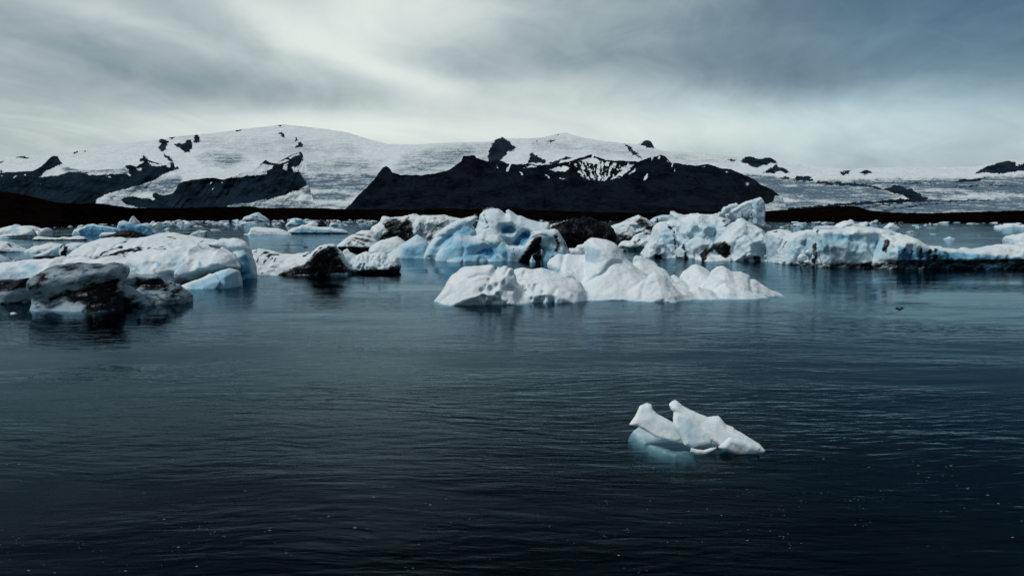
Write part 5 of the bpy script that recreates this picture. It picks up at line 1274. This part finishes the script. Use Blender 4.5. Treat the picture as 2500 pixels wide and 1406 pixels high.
# ---------------------------------------------------------------- birds
def bird_mesh(name, mat, length, sit):
    """continuous bird body: tail, breast, neck, head and bill lofted from rings; sit True has no legs"""
    L = length
    st = [(-0.50, 0.40, 0.012, 0.03), (-0.36, 0.40, 0.03, 0.06), (-0.20, 0.38, 0.09, 0.09), (0.0, 0.36, 0.13, 0.13), (0.16, 0.40, 0.11, 0.12), (0.24, 0.50, 0.065, 0.07), (0.28, 0.60, 0.06, 0.06),
          (0.32, 0.66, 0.065, 0.065), (0.38, 0.665, 0.05, 0.045), (0.42, 0.655, 0.02, 0.02), (0.50, 0.645, 0.008, 0.008)]
    if sit: st = [(a, h - 0.30, rx, rz) for a, h, rx, rz in st]
    V, Fc, n = [], [], 10
    for a, h, rx, rz in st:
        for q in range(n):
            t = 2 * math.pi * q / n
            V.append((L * a, L * rx * math.cos(t), L * (h + rz * math.sin(t))))
    for i in range(len(st) - 1):
        for q in range(n):
            Fc.append((i * n + q, i * n + (q + 1) % n, (i + 1) * n + (q + 1) % n, (i + 1) * n + q))
    Fc.append(tuple(range(n))[::-1])
    Fc.append(tuple((len(st) - 1) * n + q for q in range(n)))
    if not sit:
        for s_ in (-1, 1):
            b0 = len(V)
            for zz in (0.0, 0.26):
                for q in range(4):
                    t = 2 * math.pi * q / 4
                    V.append((L * (0.02 + 0.012 * math.cos(t)), L * (0.05 * s_ + 0.012 * math.sin(t)), L * zz))
            for q in range(4): Fc.append((b0 + q, b0 + (q + 1) % 4, b0 + 4 + (q + 1) % 4, b0 + 4 + q))
    me = bpy.data.meshes.new(name)
    me.from_pydata(V, [], Fc)
    me.polygons.foreach_set('use_smooth', np.ones(len(me.polygons), bool))
    me.materials.append(mat)
    return me


dg = None
def top_at(px, pyhint, objs):
    """world point where the view line just below a crest meets an iceberg"""
    global dg
    import mathutils
    if dg is None:
        bpy.context.view_layer.update()
        dg = bpy.context.evaluated_depsgraph_get()
    for py in np.arange(pyhint - 14, pyhint + 24, 0.7):
        x, y, z = ray(px, py)
        hit, loc, nor, idx, ob, _ = S.ray_cast(dg, mathutils.Vector((0, 0, CAMH)), mathutils.Vector((float(x), float(y), float(z))).normalized(), distance=400)
        if hit and ob.name.split('.')[0] in ('crest', 'fin'):
            return loc
    return None


GULL = bird_mesh('gull', plain('gull_feathers', (0.75, 0.76, 0.76)), 0.50, False)
for i, (px, py, lb) in enumerate([(1159, 528, 'white gull alone on the tip of the blue fin'), (1181, 515, 'leftmost white gull of the row on the blue berg crest'), (1186, 512, 'second white gull from the left on the blue berg crest'),
                                  (1191, 511, 'middle white gull of the row on the blue berg crest'), (1197, 510, 'fourth white gull from the left on the blue berg crest'), (1203, 509, 'rightmost white gull of the row on the blue berg crest')]):
    loc = top_at(px, py, None)
    if loc is None: continue
    o = bpy.data.objects.new('gull', GULL)
    o.location = loc
    o.location.z -= 0.02
    o.rotation_euler = (0, 0, [0.4, 2.9, 0.3, 3.3, 0.2, 2.7][i])
    COL.objects.link(o)
    tag(o, lb, 'gull', 'gulls on the blue iceberg')
DUCK = bird_mesh('duck', plain('duck_feathers', (0.02, 0.018, 0.016)), 0.45, True)
for i, (px, py, lb) in enumerate([(2190, 753, 'leftmost dark duck swimming before the long low iceberg'), (2196, 755, 'middle dark duck of the three swimming at right'), (2201, 752.5, 'rightmost dark duck swimming before the long low iceberg')]):
    Y = water_y(py)
    o = bpy.data.objects.new('duck', DUCK)
    o.location = (float(unproj(px, py, Y)[0]), Y, 0.0)
    o.rotation_euler = (0, 0, [0.3, 3.0, 2.6][i])
    COL.objects.link(o)
    tag(o, lb, 'duck', 'ducks on the water at right')


# ---------------------------------------------------------------- foam flecks on the near water
def foam():
    r = random.Random(21)
    V, Fc = [], []
    spots = []
    for _ in range(160):
        px = r.random() * 2600 - 50
        band = 1330 - (px / 2500.0) * 130 + 40 * math.sin(px / 190.0)
        py = band + r.gauss(0, 42) if r.random() < 0.8 else r.uniform(1050, 1400)
        if not 1000 < py < 1440: continue
        spots.append((px, py, r.choice((1.4, 1.4, 1.7, 2.0, 2.4, 3, 5))))
        if r.random() < 0.3:
            for _ in range(3): spots.append((px + r.gauss(0, 18), py + r.gauss(0, 5), r.choice((1.4, 1.8, 2.4))))
    for px, py, w in spots:
        Y = water_y(py)
        x = float(unproj(px, py, Y)[0])
        s = w * Y / F * 0.55
        n = 7
        b0 = len(V)
        for zz, k in ((0.0, 1.0), (0.012, 0.75)):
            for q in range(n):
                t = 2 * math.pi * q / n
                k2 = k * (0.6 + 0.7 * r.random())
                V.append((x + s * 1.5 * k2 * math.cos(t), Y + s * 0.7 * k2 * math.sin(t), zz * 0.4))
        for q in range(n): Fc.append((b0 + q, b0 + (q + 1) % n, b0 + n + (q + 1) % n, b0 + n + q))
        Fc.append(tuple(b0 + n + q for q in range(n)))
    o = mesh_obj('foam', V, Fc, plain('foam', (0.20, 0.22, 0.23)), smooth=False)
    tag(o, 'scattered pale foam flecks on the dark foreground water', 'foam', kind='stuff')


foam()
